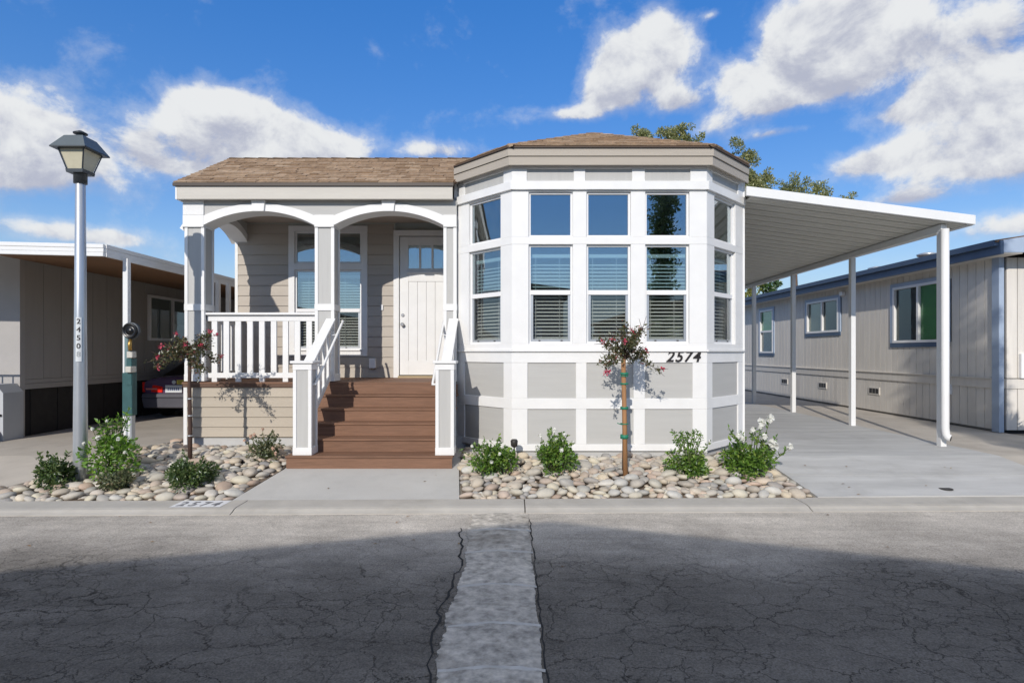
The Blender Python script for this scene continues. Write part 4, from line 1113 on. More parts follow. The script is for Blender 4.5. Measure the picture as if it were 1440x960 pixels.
# its window
w = MB(); e = .06; ya, yb, za, zb = 13.15, 15.0, 1.72, 2.78
for b in ((ya, yb, za, za + e), (ya, yb, zb - e, zb)): w.box(LX - .03, LX + .03, *b)
for b in ((ya, ya + e), (yb - e, yb), (14.05, 14.11)): w.box(LX - .03, LX + .028, b[0], b[1], za + e, zb - e)
w = w.build('window', VINYL, lh)
MB().box(LX - .02, LX - .016, ya + e, 14.05, za + e, zb - e).build('pane', GLASSN, w)
MB().box(LX - .02, LX - .016, 14.11, yb - e, za + e, zb - e).build('pane', GLASSN, w)
MB().box(LX - .035, LX - .03, 14.11, yb - e, za + e, 2.15).build('blind', BLIND, w)
# its carport awning
lc = thing('neighbor_carport', 'white edged flat carport awning with brown boarded ceiling beside the lamp post', 'carport', (-7.0, 7.95, 0))
def lz(x): return 2.80 + (-5.7 - x) * .085
def lslope(x0, x1, y0, y1, a, b, m, name, bev=0):
    mb = MB(); mb.hexa([(x0, y0, lz(x0) + a), (x1, y0, lz(x1) + a), (x1, y1, lz(x1) + a), (x0, y1, lz(x0) + a), (x0, y0, lz(x0) + b), (x1, y0, lz(x1) + b), (x1, y1, lz(x1) + b), (x0, y1, lz(x0) + b)])
    return mb.build(name, m, lc, bevel=bev)
def ft(x0, x1, y0, y1, z0, z1, m, nm):
    s = .012
    mb = MB(); mb.hexa([(x0, y0, z0 - (x0 + 5.7) * s * 2), (x1, y0, z0 - (x1 + 5.7) * s * 2), (x1, y1, z0 - (x1 + 5.7) * s * 2), (x0, y1, z0 - (x0 + 5.7) * s * 2),
                        (x0, y0, z1 - (x0 + 5.7) * s * 2), (x1, y0, z1 - (x1 + 5.7) * s * 2), (x1, y1, z1 - (x1 + 5.7) * s * 2), (x0, y1, z1 - (x0 + 5.7) * s * 2)])
    mb.build(nm, m, lc, bevel=.004)
for k in range(3): ft(-10, -5.70, 7.93 + (.006 if k == 1 else 0), 7.97, 2.785 + k * .058, 2.840 + k * .058, METALW, 'fascia')
for k in range(3): MB().box(-5.715 - (.006 if k == 1 else 0), -5.68 - (.006 if k == 1 else 0), 7.972, 22, 2.785 + k * .058, 2.840 + k * .058).build('fascia', METALW, lc)
yy = 7.98
while yy < 22:
    lslope(-8.37, -5.72, yy, yy + .295, .0, .02, WOODC, 'ceiling_board'); yy += .30
lslope(-10, -5.72, 7.98, 22, .025, .05, METALW, 'roof')
MB().prism([(-10, 2.86), (-5.74, 2.80), (-5.74, lz(-5.74) + .03), (-10, lz(-10) + .03)], 7.971, 7.979).build('fascia_filler', WOODC, lc)  # unseen board added to block sun through the gap above the fascia
PL = MB().box(-.035, .035, -.035, .035, 0, 2.81).mesh('post', METALW)
for y in (8.30, 10.95, 11.35, 14.5, 18): inst('post', PL, lc, (-5.62 if y < 9 else -5.66, y, 0))
# side landing with a black rail at the picture's edge
ld = thing('entry_landing', 'pale entry landing with black metal rail and brown stone step beside the dark skirting', 'steps', (-8.7, 9.2, 0))
MB().prism([(-9.9, -.02), (-8.32, -.02), (-8.32, .78), (-8.44, .92), (-9.9, .92)], 9.30, 9.69).build('landing_wall', mat('landing_paint', (.46, .48, .50), .7, .06), ld)
MB().box(-9.9, -8.36, 8.95, 9.29, -.02, .17).build('stone_step', BRICKB, ld, bevel=.02)
r_ = MB()
def bar(name, p, q, r=.018): MB().tube([p, q], r, 6).build(name, DARKM, ld)
bar('rail', (-9.9, 9.28, 1.26), (-8.46, 9.28, 1.26)); bar('rail', (-9.9, 9.28, .42), (-8.34, 9.28, .42)); bar('rail', (-9.9, 9.28, .78), (-8.46, 9.28, .78))
for x in (-8.46, -8.62, -8.80, -9.05, -9.3): bar('baluster', (x, 9.28, .30 if x < -8.5 else .42), (x, 9.28, 1.26 if x < -8.6 else .95), .014)

# ------------------------------------------------------------------ parked car
def loft(mb, secs, n=20, p=3.2):
    vs = []
    for y, hw, z0, z1 in secs:
        c = (z0 + z1) / 2; hh = (z1 - z0) / 2
        for k in range(n):
            a = 2 * math.pi * k / n; ca, sa = math.cos(a), math.sin(a)
            vs.append((math.copysign(abs(ca) ** (2 / p), ca) * hw, y, c + math.copysign(abs(sa) ** (2 / p), sa) * hh))
    m = len(secs)
    fs = [(i * n + k, i * n + (k + 1) % n, (i + 1) * n + (k + 1) % n, (i + 1) * n + k) for i in range(m - 1) for k in range(n)] + [tuple(range(n))[::-1], tuple((m - 1) * n + k for k in range(n))]
    return mb.add(vs, fs, True)
cx, cy = -7.33, 12.35; hw = .75
car = thing('parked_car', 'plum black sedan with red tail lights parked under the carport, rear to the street', 'car', (cx, cy, 0))
def cb(mb, name, m, parent=car, sm=None, bevel=0):
    mb.v = [(x + cx, y + cy, z) for x, y, z in mb.v]; return recalc(mb.build(name, m, parent, bevel=bevel))
cb(loft(MB(), [(0.0, .62, .52, .84), (.03, .70, .44, .89), (.12, .735, .34, .925), (.45, hw, .26, .945), (1.2, hw + .01, .22, .93), (3.0, hw + .01, .22, .91), (3.8, hw - .01, .24, .84), (4.3, .68, .30, .74), (4.4, .60, .40, .66)]), 'body', CARP)
cb(loft(MB(), [(.50, .58, .90, .93), (.95, .55, .86, 1.18), (1.35, .53, .86, 1.36), (2.3, .54, .86, 1.39), (2.8, .57, .86, 1.24), (3.3, .60, .86, .92)]), 'cabin', BLACKG)
cb(MB().hexa([(-.50, .97, 1.345), (.50, .97, 1.345), (.50, 2.4, 1.385), (-.50, 2.4, 1.385), (-.46, 1.1, 1.39), (.46, 1.1, 1.39), (.46, 2.3, 1.415), (-.46, 2.3, 1.415)]), 'roof', CARP)
cb(MB().hexa([(-.70, -.05, .46), (.70, -.05, .46), (.735, .2, .46), (-.735, .2, .46), (-.68, -.04, .555), (.68, -.04, .555), (.72, .2, .555), (-.72, .2, .555)]), 'bumper', CARB, bevel=.02)
cb(MB().hexa([(-.66, -.02, .24), (.66, -.02, .24), (.70, .2, .24), (-.70, .2, .24), (-.70, -.035, .458), (.70, -.035, .458), (.73, .2, .458), (-.73, .2, .458)]), 'valance', CARB, bevel=.02)
for s in (-1, 1):
    v = [(s * .71, .02, .585), (s * .25, -.025, .575), (s * .25, -.025, .70), (s * .72, .03, .80), (s * .71, .10, .585), (s * .25, .06, .575), (s * .25, .06, .70), (s * .72, .12, .80)]
    tl = cb(MB().add(v, [(0, 1, 2, 3), (7, 6, 5, 4), (0, 4, 5, 1), (1, 5, 6, 2), (2, 6, 7, 3), (3, 7, 4, 0)]), 'tail_light', RED, bevel=.008)
    cb(MB().hexa([(s * .62, -.003, .635), (s * .36, -.026, .635), (s * .36, -.02, .635), (s * .62, .01, .635), (s * .62, -.003, .67), (s * .36, -.026, .67), (s * .36, -.02, .67), (s * .62, .01, .67)]), 'lens', mat('clear_lens', (.7, .25, .22), .2, .05), tl)
pl = cb(MB().box(-.18, .18, -.03, -.015, .575, .735), 'license_plate', PLATE)
for i in range(6): cb(MB().box(-.125 + i * .044, -.10 + i * .044, -.034, -.030, .62, .68), 'plate_mark', PLATEB, pl)
st = cb(MB().box(.06, .33, -.012, -.004, .755, .845), 'sticker', YEL)
for z in (.785, .81): cb(MB().box(.09, .30, -.015, -.012, z, z + .010), 'sticker_line', DARKM, st)
em = MB().lathe([(.042, 0), (.042, .01)], (0, 0, 0), 14); em.v = [(x, -.012 - z, .80 + y) for x, y, z in em.v]; cb(em, 'emblem', PLATE)
for s in (-1, 1):
    for y in (.82, 3.42):
        t = MB().lathe([(.20, -.10), (.30, -.10), (.325, -.06), (.325, .06), (.30, .10), (.20, .10)], (0, 0, 0), 20); t.v = [(s * .66 + z, y + x, .325 + y2) for x, y2, z in t.v]
        w = cb(t, 'wheel', TYRE)
        t = MB().lathe([(.19, -.02), (.19, .02)], (0, 0, 0), 12); t.v = [(s * .735 + z, y + x, .325 + y2) for x, y2, z in t.v]; cb(t, 'rim', GALV, w)

# ------------------------------------------------------------------ street lamp
LPX, LPY = -5.31, 7.0
lamp = thing('street_lamp', 'grey tapered pole lamp with four-sided milky lantern and vertical number 24508', 'street lamp', (LPX, LPY, gz(LPY)))
MB().lathe([(.080, -.05), (.078, .3), (.067, 1.7), (.053, 3.69), (.048, 3.70)], (LPX, LPY, gz(LPY)), 24).build('pole', GALV, lamp)
MB().lathe([(.072, 0), (.072, .12), (.085, .125), (.085, .15)], (LPX, LPY, 3.52), 20).build('collar', LAMPM, lamp)
def square_loft(levels, name, m, parent):
    mb = MB(); vs = []
    for h, z in levels: vs += [(LPX - h, LPY - h, z), (LPX + h, LPY - h, z), (LPX + h, LPY + h, z), (LPX - h, LPY + h, z)]
    k = len(levels); mb.add(vs, [(3, 2, 1, 0), tuple(4 * (k - 1) + i for i in range(4))] + [(4 * i + j, 4 * i + (j + 1) % 4, 4 * i + 4 + (j + 1) % 4, 4 * i + 4 + j) for i in range(k - 1) for j in range(4)])
    return mb.build(name, m, parent)
lan = square_loft([(.10, 3.635), (.105, 3.675)], 'lantern', LAMPM, lamp)
for sx, sy in ((-1, -1), (1, -1), (1, 1), (-1, 1)):
    MB().tube([(LPX + sx * .094, LPY + sy * .094, 3.67), (LPX + sx * .158, LPY + sy * .158, 3.925)], .010, 4, False).build('frame_bar', LAMPM, lan)
square_loft([(.088, 3.676), (.150, 3.918)], 'glass', LAMPG, lan)
square_loft([(.215, 3.905), (.212, 3.915), (.16, 3.935)], 'eave', LAMPM, lan)
square_loft([(.215, 3.9155), (.115, 4.075), (.10, 4.082)], 'roof', LAMPR, lan)
MB().lathe([(.045, 4.09), (.045, 4.125), (.075, 4.128), (.078, 4.14), (.02, 4.17), (.004, 4.172)], (LPX, LPY, 0), 14).build('finial', LAMPM, lan)
# number stickers wrapped round the pole, facing the street
def wrap(me, zc, face, rad):
    for v in me.vertices:
        a = face + v.co.x / rad; r = rad + max(0, v.co.z)
        v.co = (LPX + r * math.cos(a), LPY + r * math.sin(a), zc + v.co.y)
face = R(-90 + 22)
st = MB(); k = 6; zs0, zs1 = 1.335, 1.875
for i in range(k):
    a0 = face - .42 + .84 * i / k; a1 = face - .42 + .84 * (i + 1) / k; r0 = .0758; r1 = .0712
    st.add([(LPX + r0 * math.cos(a0), LPY + r0 * math.sin(a0), zs0), (LPX + r0 * math.cos(a1), LPY + r0 * math.sin(a1), zs0), (LPX + r1 * math.cos(a1), LPY + r1 * math.sin(a1), zs1), (LPX + r1 * math.cos(a0), LPY + r1 * math.sin(a0), zs1)], [(0, 1, 2, 3)], True)
st.build('number_label', STICKER, lamp)
for i, ch in enumerate('24508'):
    me = text_mesh(ch, .088, STICKERD if i == 4 else NUM, .0006, .0012)
    z = 1.795 - i * .100; wrap(me, z, face, .0767 - (z - 1.33) * .0085 + .0010)
    me.transform(Matrix.Translation(-org(lamp))); o = bpy.data.objects.new('digit', me); COL.objects.link(o); o.parent = lamp

# ------------------------------------------------------------------ utility pedestal
PX, PY = -5.40, 8.05
up = thing('utility_pedestal', 'narrow teal utility meter pedestal with round black meter on the awning post', 'utility meter', (PX, PY, gz(PY)))
def ub(name, m, x0, x1, y0, y1, z0, z1, bev=.006, parent=up): return MB().box(PX + x0, PX + x1, PY + y0, PY + y1, z0, z1).build(name, m, parent, bevel=bev)
ub('backplate', mat('pedestal_grey_teal', (.16, .24, .26), .5, .1), -.075, -.02, -.02, .06, .60, 1.72)
ub('upper_box', TEAL, -.02, .055, -.06, .06, .98, 1.36)
ub('lower_box', TEAL, -.080, .060, -.055, .055, .56, 1.16)
ub('tab', PALEM, -.005, .075, -.075, .02, 1.37, 1.46); ub('tab', PALEM, -.005, .075, -.105, .02, 1.165, 1.25)
ub('conduit', GALV, -.05, .04, -.03, .05, .12, .56); MB().tube([(PX, PY, -.05), (PX, PY, .5)], .032, 10).build('leg', METALW, up)
m_ = MB().lathe([(.100, -.03), (.100, .05), (.093, .055), (.080, .030), (.045, .030), (.040, .045), (.005, .047)], (0, 0, 0), 24); m_.v = [(PX + .055 + x, PY - .06 - z, 1.75 + y) for x, y, z in m_.v]; mt = recalc(m_.build('meter', BLACKG, up))
m_ = MB().lathe([(.108, -.02), (.118, -.02), (.118, .02), (.108, .02)], (0, 0, 0), 24); m_.v = [(PX + .055 + x, PY - .06 - z, 1.75 + y) for x, y, z in m_.v]; recalc(m_.build('ring', LAMPM, mt))
MB().tube([(PX + .05, PY - .07, 1.63), (PX + .05, PY - .09, 1.56), (PX + .055, PY - .085, 1.47)], [.02, .026, .022], 8).build('valve', BRASS, up)

# ------------------------------------------------------------------ cobble beds
def stone_me(k):
    bm = bmesh.new(); bmesh.ops.create_icosphere(bm, subdivisions=2, radius=1.0)
    off = V((k * 3.7, k * 1.3, 5.1))
    for v in bm.verts:
        d = v.co.normalized(); f = 1 + .22 * mnoise.noise(d * .9 + off) + .07 * mnoise.noise(d * 2.3 + off)
        v.co = V((d.x * f, d.y * f * .78, d.z * f * .46))
    me = bpy.data.meshes.new('stone'); bm.to_mesh(me); bm.free(); me.polygons.foreach_set('use_smooth', [True] * len(me.polygons)); me.materials.append(STONE); return me
STM = [stone_me(k) for k in range(9)]
def inside(x, y, poly):
    c = False; j = len(poly) - 1
    for i in range(len(poly)):
        (xi, yi), (xj, yj) = poly[i], poly[j]
        if (yi > y) != (yj > y) and x < (xj - xi) * (y - yi) / (yj - yi) + xi: c = not c
        j = i
    return c
def edge_d(x, y, poly):
    best = 9
    for i in range(len(poly)):
        a = V((*poly[i], 0)); b = V((*poly[(i + 1) % len(poly)], 0)); p = V((x, y, 0)); d = b - a
        t = max(0, min(1, (p - a).dot(d) / d.length_squared)); best = min(best, (p - a - d * t).length)
    return best
def bed(name, poly, seed, avoid, n_max=300, mound=.03):
    o = sheet(name, poly, DIRT, -.015); rng = random.Random(seed)
    xs = [p[0] for p in poly]; ys = [p[1] for p in poly]
    def ground(x, y): return gz(y) - .02 + mound * min(1, edge_d(x, y, poly) / .5)
    pts = []; tries = 0
    # big stones first, then smaller ones into the gaps
    for rad_lo, rad_hi, attempts in ((.080, .110, 160), (.062, .080, 2200), (.048, .062, 7000), (.032, .048, 9000)):
        for _ in range(attempts):
            x = rng.uniform(min(xs), max(xs)); y = rng.uniform(min(ys), max(ys)); r = rng.uniform(rad_lo, rad_hi)
            if not inside(x, y, poly) or edge_d(x, y, poly) < r * .42: continue
            if any((x - a) ** 2 + (y - b) ** 2 < (q + .02) ** 2 for a, b, q in avoid): continue
            if any((x - a) ** 2 + (y - b) ** 2 < ((r + q) * .80) ** 2 for a, b, q in pts): continue
            pts.append((x, y, r))
    pts.sort(key=lambda q: q[1] * q[1] / q[2]); late = pts[n_max:]; pts = pts[:n_max]
    for x, y, r in pts:
        rr = r * 1.16; sq = rng.uniform(.72, 1.12)
        inst('stone', rng.choice(STM), o, (x, y, ground(x, y) + rr * .30 * sq), (rng.uniform(-.3, .3), rng.uniform(-.3, .3), rng.uniform(0, 6.28)), (rr, rr * rng.uniform(.85, 1.05), rr * sq))
    # a lower layer of fill, too deep to tell apart
    fill = MB(); me = STM[0]; vv = [v.co.copy() for v in me.vertices]; ff = [tuple(p.vertices) for p in me.polygons]; k = 0; tri = 0
    for x, y, r in late:
        rr = r * 1.16; M_ = Matrix.Translation((x, y, ground(x, y) + rr * .28)) @ Matrix.Rotation(rng.uniform(0, 6.28), 4, 'Z') @ Matrix.Scale(rr, 4)
        fill.add([tuple(M_ @ c.co) for c in rng.choice(STM).vertices], ff, True)
    while k < 420 and tri < 6000:
        tri += 1
        x = rng.uniform(min(xs), max(xs)); y = rng.uniform(min(ys), max(ys))
        if not inside(x, y, poly) or edge_d(x, y, poly) < .04: continue
        if any((x - a) ** 2 + (y - b) ** 2 < (q * .6) ** 2 for a, b, q in avoid): continue
        s = rng.uniform(.035, .07); M_ = Matrix.Translation((x, y, ground(x, y) + s * .1)) @ Matrix.Rotation(rng.uniform(0, 6.28), 4, 'Z') @ Matrix.Scale(s, 4)
        fill.add([tuple(M_ @ c) for c in vv], ff, True); k += 1
    fill.build('cobble_fill', STONEF, o, 'stuff')
    return o
LB = [(-6.28, yc(-6.28) + .01), (-3.20, yc(-3.2) + .01), (-3.02, 7.42), (-3.02, 8.72), (-5.08, 8.72), (-5.10, 9.5), (-5.46, 9.5), (-5.58, 7.6)]
RB = [(-.56, yc(-.56) + .01), (3.48, yc(3.48) + .01), (3.42, 7.6), (3.36, 8.42), (2.80, 7.98), (0.0, 7.96), (-.70, 8.62), (-.70, 7.5)]
bed('cobble_bed', LB, 2, [(LPX, LPY, .07), (-4.37, 7.75, .03), (PX, PY, .04)])
bed('cobble_bed', RB, 9, [(1.42, 7.15, .05)])

def leaf(mb, p, d, nrm, ln, w):
    s = d.cross(nrm)
    if s.length < 1e-4: return
    s.normalize(); n = s.cross(d).normalized()
    a = p; m1 = p + d * (ln * .45) + s * (w * .5) + n * (w * .12); m2 = p + d * (ln * .45) - s * (w * .5) + n * (w * .12); t = p + d * ln - n * (ln * .08)
    mb.add([tuple(a), tuple(m1), tuple(t), tuple(m2)], [(0, 1, 2), (0, 2, 3)])
def rand_dir(rng):
    z = rng.uniform(-1, 1); a = rng.uniform(0, 6.2832); q = math.sqrt(1 - z * z); return V((q * math.cos(a), q * math.sin(a), z))
def leaf_cloud(mb, clumps, n, size, rng, shell=.55, updir=.35):
    tw = [c[1] ** 2 for c in clumps]
    for _ in range(n):
        c, r = rng.choices(clumps, tw)[0]; sc = V((1, 1, .85)) if True else 1
        d = rand_dir(rng); k = r * (shell + (1 - shell) * rng.random()) if rng.random() < .8 else r * rng.random()
        p = c + V((d.x * k, d.y * k, d.z * k * .9))
        dr = (d + rand_dir(rng) * .9 + V((0, 0, updir * rng.uniform(-.6, 1)))).normalized()
        s = size * rng.uniform(.6, 1.3); leaf(mb, p, dr, rand_dir(rng), s, s * .52)
def bloom(parent, p, r, m, rng, name='bloom', petals=14):
    mb = MB()
    for i in range(petals):
        d = rand_dir(rng); d = V((d.x, d.y * .9 - .25, d.z * .8 + .15)).normalized()
        s = rng.uniform(.75, 1.1) * r
        t1 = d.cross(V((0, 0, 1))); t1 = t1.normalized() if t1.length > .05 else V((1, 0, 0)); t2 = d.cross(t1)
        c = p + d * s * .55
        mb.add([tuple(c - t1 * s * .55), tuple(c + d * s * .30 - t2 * s * .5), tuple(c + t1 * s * .55), tuple(c + d * s * .30 + t2 * s * .5)], [(0, 1, 2, 3)])
    mb.build(name, m, parent)
def shrub(name, label, cat, x, y, w, h, leafm, seed, n=900, size=.045, blooms=(), petal=None, br=.048, group=None, sparse=.25, depth=.8, spikes=5, shape=1.0):
    w *= 1.12; h *= .97; n = int(n * 1.25)
    z0 = gz(y) + .01; t = thing(name, label, cat, (x, y, z0), group); rng = random.Random(seed)
    clumps = []
    for i in range(11):
        a = rng.uniform(0, 6.283); q = math.sqrt(rng.random()) * .62; hz = rng.uniform(.16, .62)
        clumps.append((V((x + math.cos(a) * q * w / 2, y + math.sin(a) * q * w / 2 * depth, z0 + h * hz * (1 - .35 * q))), min(w, h * 1.2) * rng.uniform(.16, .25)))
    mb = MB(); leaf_cloud(mb, clumps, n, size, rng)
    stems = MB()
    for i in range(8 + spikes):
        a = rng.uniform(0, 6.283); q = rng.uniform(.25, .95); sp = i >= 8
        top = V((x + math.cos(a) * q * w / 2 * (.75 if sp else 1) * shape, y + math.sin(a) * q * w / 2 * depth, z0 + h * (rng.uniform(.78, 1.02) if sp else rng.uniform(.45, .75))))
        mid = V((x + (top.x - x) * .45, y + (top.y - y) * .45, z0 + (top.z - z0) * .6))
        stems.tube([(x + rng.uniform(-.03, .03), y + rng.uniform(-.03, .03), z0 - .02), mid, top], [.008, .006, .003], 5)
        for k in range(16 if sp else 8):
            f = rng.uniform(.35, 1.0); p = mid.lerp(top, f); d = (rand_dir(rng) + V((0, 0, .4))).normalized(); s = size * rng.uniform(.7, 1.2)
            leaf(mb, p + rand_dir(rng) * .012, d, rand_dir(rng), s, s * .52)
    for (bx, bz, k) in blooms:
        p = V((x + bx, y - depth * w * rng.uniform(.22, .42), z0 + bz * 1.06))
        stems.tube([(x + bx * .25, y, z0 + .03), (x + bx * .7, (y + p.y) / 2, z0 + bz * .62), tuple(p)], [.007, .005, .003], 5)
        for j in range(12):
            f = rng.uniform(.35, .95); q = V((x + bx * .7, (y + p.y) / 2, z0 + bz * .62)).lerp(p, (f - .35) / .6); s = size * rng.uniform(.7, 1.2)
            leaf(mb, q + rand_dir(rng) * .01, (rand_dir(rng) + V((0, 0, .3))).normalized(), rand_dir(rng), s, s * .52)
        bloom(t, p, br * k, petal, rng)
    stems.build('stems', STEM, t); mb.build('foliage', leafm, t)
    return t
shrub('shrub', 'low dark green leafy shrub at the foot of the lamp pole, nearest the street corner', 'shrub', -5.47, 6.78, .56, .42, LEAF_D, 21, 950, .055, spikes=6)
shrub('rose_bush', 'tall bright green rose bush with pale blooms beside the utility meter', 'rose bush', -4.95, 7.05, .62, .86, LEAF_B, 22, 900, .06,
      [(-.02, .52, 1), (.10, .40, .9), (-.10, .62, .8), (.2, .5, .9), (-.22, .45, .8), (.02, .7, .7), (.24, .34, .8)], PETAL_W, .035, spikes=10, shape=.55)
shrub('shrub', 'grey green shrub with dry tips in front of the tall rose bush', 'shrub', -4.66, 6.72, .46, .34, LEAF_G, 23, 700, .045, spikes=4)
shrub('shrub', 'dense rounded green shrub below the small tree near the painted kerb number', 'shrub', -3.80, 6.80, .62, .45, LEAF_D, 24, 2000, .045, spikes=2)
shrub('rose_bush', 'small rose bush with faded peach blooms against the porch skirting', 'rose bush', -3.37, 7.75, .48, .44, LEAF_G, 25, 600, .045,
      [(-.14, .33, 1), (-.06, .36, .9), (.02, .42, .8), (-.2, .28, .8), (.18, .18, 1), (.22, .12, .9)], PETAL_S, .032, spikes=5)
W1 = [(-.22, .38, .8), (-.05, .42, .7), (.12, .30, .8), (.02, .20, .9), (.26, .34, .7)]
shrub('rose_bush', 'sprawling white rose bush beside the right-hand newel of the steps', 'rose bush', -.27, 7.20, .80, .50, LEAF_R, 26, 1300, .05, W1, PETAL_W, .032, spikes=9)
shrub('rose_bush', 'upright white rose bush in front of the first large bay window', 'rose bush', .55, 7.22, .60, .58, LEAF_R, 27, 1300, .05,
      [(-.2, .5, .9), (-.02, .55, 1), (.1, .5, .9), (.06, .33, 1.1), (-.13, .4, .8), (.2, .42, .8), (-.24, .36, .9), (.0, .45, .8)], PETAL_W, .036, spikes=9)
shrub('rose_bush', 'twiggy white rose bush below the house number with tall thin shoots', 'rose bush', 2.21, 7.15, .60, .62, LEAF_R, 28, 1150, .048,
      [(-.12, .30, .9), (.16, .32, .9), (-.16, .52, .7), (.05, .56, .7), (.2, .45, .8), (-.02, .44, .8), (.1, .5, .7)], PETAL_W, .032, spikes=12)
shrub('rose_bush', 'white rose bush with the largest blooms at the corner of the driveway', 'rose bush', 3.06, 7.22, .80, .62, LEAF_R, 29, 1500, .056,
      [(.0, .66, 1.6), (.10, .70, 1.6), (-.10, .56, 1.2), (.04, .48, 1.4), (-.30, .50, 1.1), (-.22, .46, 1.4), (.16, .38, 1.8), (.12, .42, 1.4), (.38, .36, 1.3), (-.02, .60, 1)], PETAL_W, .040, spikes=7)

pth = thing('path_light', 'small black garden spotlight on a spike behind the sprawling rose bush', 'garden light', (.03, 7.72, gz(7.72)))
MB().tube([(.03, 7.72, gz(7.72) - .05), (.03, 7.72, gz(7.72) + .22)], .010, 6).build('spike', DARKM, pth)
MB().lathe([(.02, 0), (.045, .02), (.05, .09), (.035, .11)], (.03, 7.72, gz(7.72) + .20), 12).build('lamp_head', DARKM, pth)

lt = MB(); rng = random.Random(77); LL = leaf_mat('dry_leaf', (.16, .09, .04), (.33, .20, .09), (.42, .30, .13), .2)
for k in range(150):
    if k < 110:
        poly = LB if k % 2 else RB; x = rng.uniform(-6, 3.4); y = rng.uniform(6.55, 8.6)
        if not inside(x, y, poly): continue
        z = gz(y) + rng.uniform(.04, .09)
    else: x = rng.uniform(-6, 6.5); y = rng.uniform(6.55, 7.6) if k % 3 else rng.uniform(4.5, 6.0); z = (gz(y) if y > 6.4 else ROAD_Z) + .008
    a = rng.uniform(0, 6.283); leaf(lt, V((x, y, z)), V((math.cos(a), math.sin(a), rng.uniform(-.1, .3))).normalized(), V((0, 0, 1)), rng.uniform(.03, .055), .02)
tag(lt.build('fallen_leaves', LL), kind='stuff')

def myrtle(label, x, y, ztop, crown_r, seed, stake):
    z0 = gz(y); t = thing('crape_myrtle', label, 'tree', (x, y, z0), 'young flowering trees in the cobble beds'); rng = random.Random(seed)
    hc = 1.42
    trunk = MB().tube([(x, y, z0 - .05), (x + .004, y, z0 + .5), (x - .006, y, z0 + 1.0), (x, y, hc - .02)], [.030, .027, .024, .022], 9).build('trunk', BARKD, t)
    br = MB(); lv = MB(); tips = []
    for i in range(17):
        a = rng.uniform(0, 6.283); el = rng.uniform(-.25, 1.25); ln = crown_r * rng.uniform(.55, 1.1)
        d = V((math.cos(a) * math.cos(el), math.sin(a) * math.cos(el), math.sin(el))); base = V((x, y, hc - .05 + rng.uniform(-.04, .08)))
        mid = base + d * ln * .5 + V((0, 0, .03)); tip = base + d * ln + V((0, 0, -.05 * (1 - d.z)))
        br.tube([base, mid, tip], [.007, .005, .0025], 5); tips.append((tip, d))
        for k in range(3):
            dd = (d + rand_dir(rng) * .8).normalized(); q = mid.lerp(tip, rng.random()); e = q + dd * ln * .35; br.tube([q, e], [.004, .002], 4); tips.append((e, dd))
        for k in range(100):
            f = rng.uniform(.25, 1.05); p = base.lerp(mid, f * 2) if f < .5 else mid.lerp(tip, (f - .5) * 2)
            p = p + rand_dir(rng) * rng.uniform(.01, .075); s = .048 * rng.uniform(.6, 1.25)
            leaf(lv, p, (rand_dir(rng) + V((0, 0, .2))).normalized(), rand_dir(rng), s, s * .5)
    br.build('branches', BARKD, t); lv.build('foliage', LEAF_M, t)
    tips.sort(key=lambda q: q[0].y)
    for k in range(11):
        tip, d = tips[(k * 5) % len(tips)]
        mb = MB()
        for j in range(16):
            p = tip + rand_dir(rng) * rng.uniform(.0, .038); s = rng.uniform(.012, .024); dr = rand_dir(rng); leaf(mb, p, dr, rand_dir(rng), s * 1.5, s * 1.4)
        mb.build('blossom', PETAL_P, t)
    if stake:
        sx = x + .005; sy = y - .055
        MB().tube([(sx, sy, z0 - .05), (sx - .01, sy + .005, z0 + .7), (sx - .025, sy + .01, hc - .06)], [.032, .030, .029], 8).build('stake', STAKE, t)
        for z, h in ((1.20, .03), (1.08, .02), (.77, .03), (.40, .05), (1.30 - .12, .012), (.58, .012)):
            MB().lathe([(.052, 0), (.052, h)], (sx - .01, sy + .02, z0 + .08 + z), 12).build('tie', TIE, t)
        MB().tube([(sx - .05, sy - .02, z0 + .66), (sx - .11, sy - .03, z0 + .68)], .006, 5).build('tie_end', TIE, t)
    else:
        for z in (.35, .62, .85): MB().lathe([(.034, 0), (.034, .018)], (x, y, z0 + z), 10).build('tie', GALV, t)
    return t
myrtle('young crape myrtle with red blossom in front of the porch corner column', -4.37, 7.72, 1.9, .47, 31, False)
myrtle('young crape myrtle tied to a wooden stake in front of the bay', 1.42, 7.2, 1.9, .49, 32, True)

def big_tree(name, label, x, y, z_trunk, clumps, leafm, seed, n, size, trunk_r=.22, cat='tree', group=None):
    t = thing(name, label, cat, (x, y, 0), group); rng = random.Random(seed); tr = MB()
    tr.tube([(x, y, -.1), (x + .1, y, z_trunk * .5), (x, y, z_trunk)], [trunk_r, trunk_r * .8, trunk_r * .55], 9)
    sub = []
    for c, r in clumps:
        c = V(c); tr.tube([(x, y, z_trunk * .85), tuple(V((x, y, z_trunk)).lerp(c, .5) + V((0, 0, .2))), tuple(c)], [trunk_r * .45, trunk_r * .25, .03], 6)
        for k in range(15): sub.append((c + rand_dir(rng) * r * rng.uniform(.3, 1.0), r * rng.uniform(.18, .36)))
    tr.build('trunk', BARK, t)
    mb = MB(); leaf_cloud(mb, sub, n, size, rng, .3, .0); mb.build('crown', leafm, t)
    return t
def wp(px, py, D): return ((px - 720) * D / 800, D, CAM_Z - (py - 495) * D / 800)
G = 'trees rising behind the house'
D = 28
big_tree('eucalyptus_tree', 'eucalyptus tree rising straight behind the bay roof', 7.6, D, 9.5, [((6.5, 28, 12.0), .75), ((7.4, 28, 11.9), .85), ((8.3, 28, 12.15), .8), ((9.0, 28, 11.6), .6), ((7.8, 28.5, 10.8), 1.3)], LEAF_T, 41, 9000, .12, .24, group=G)
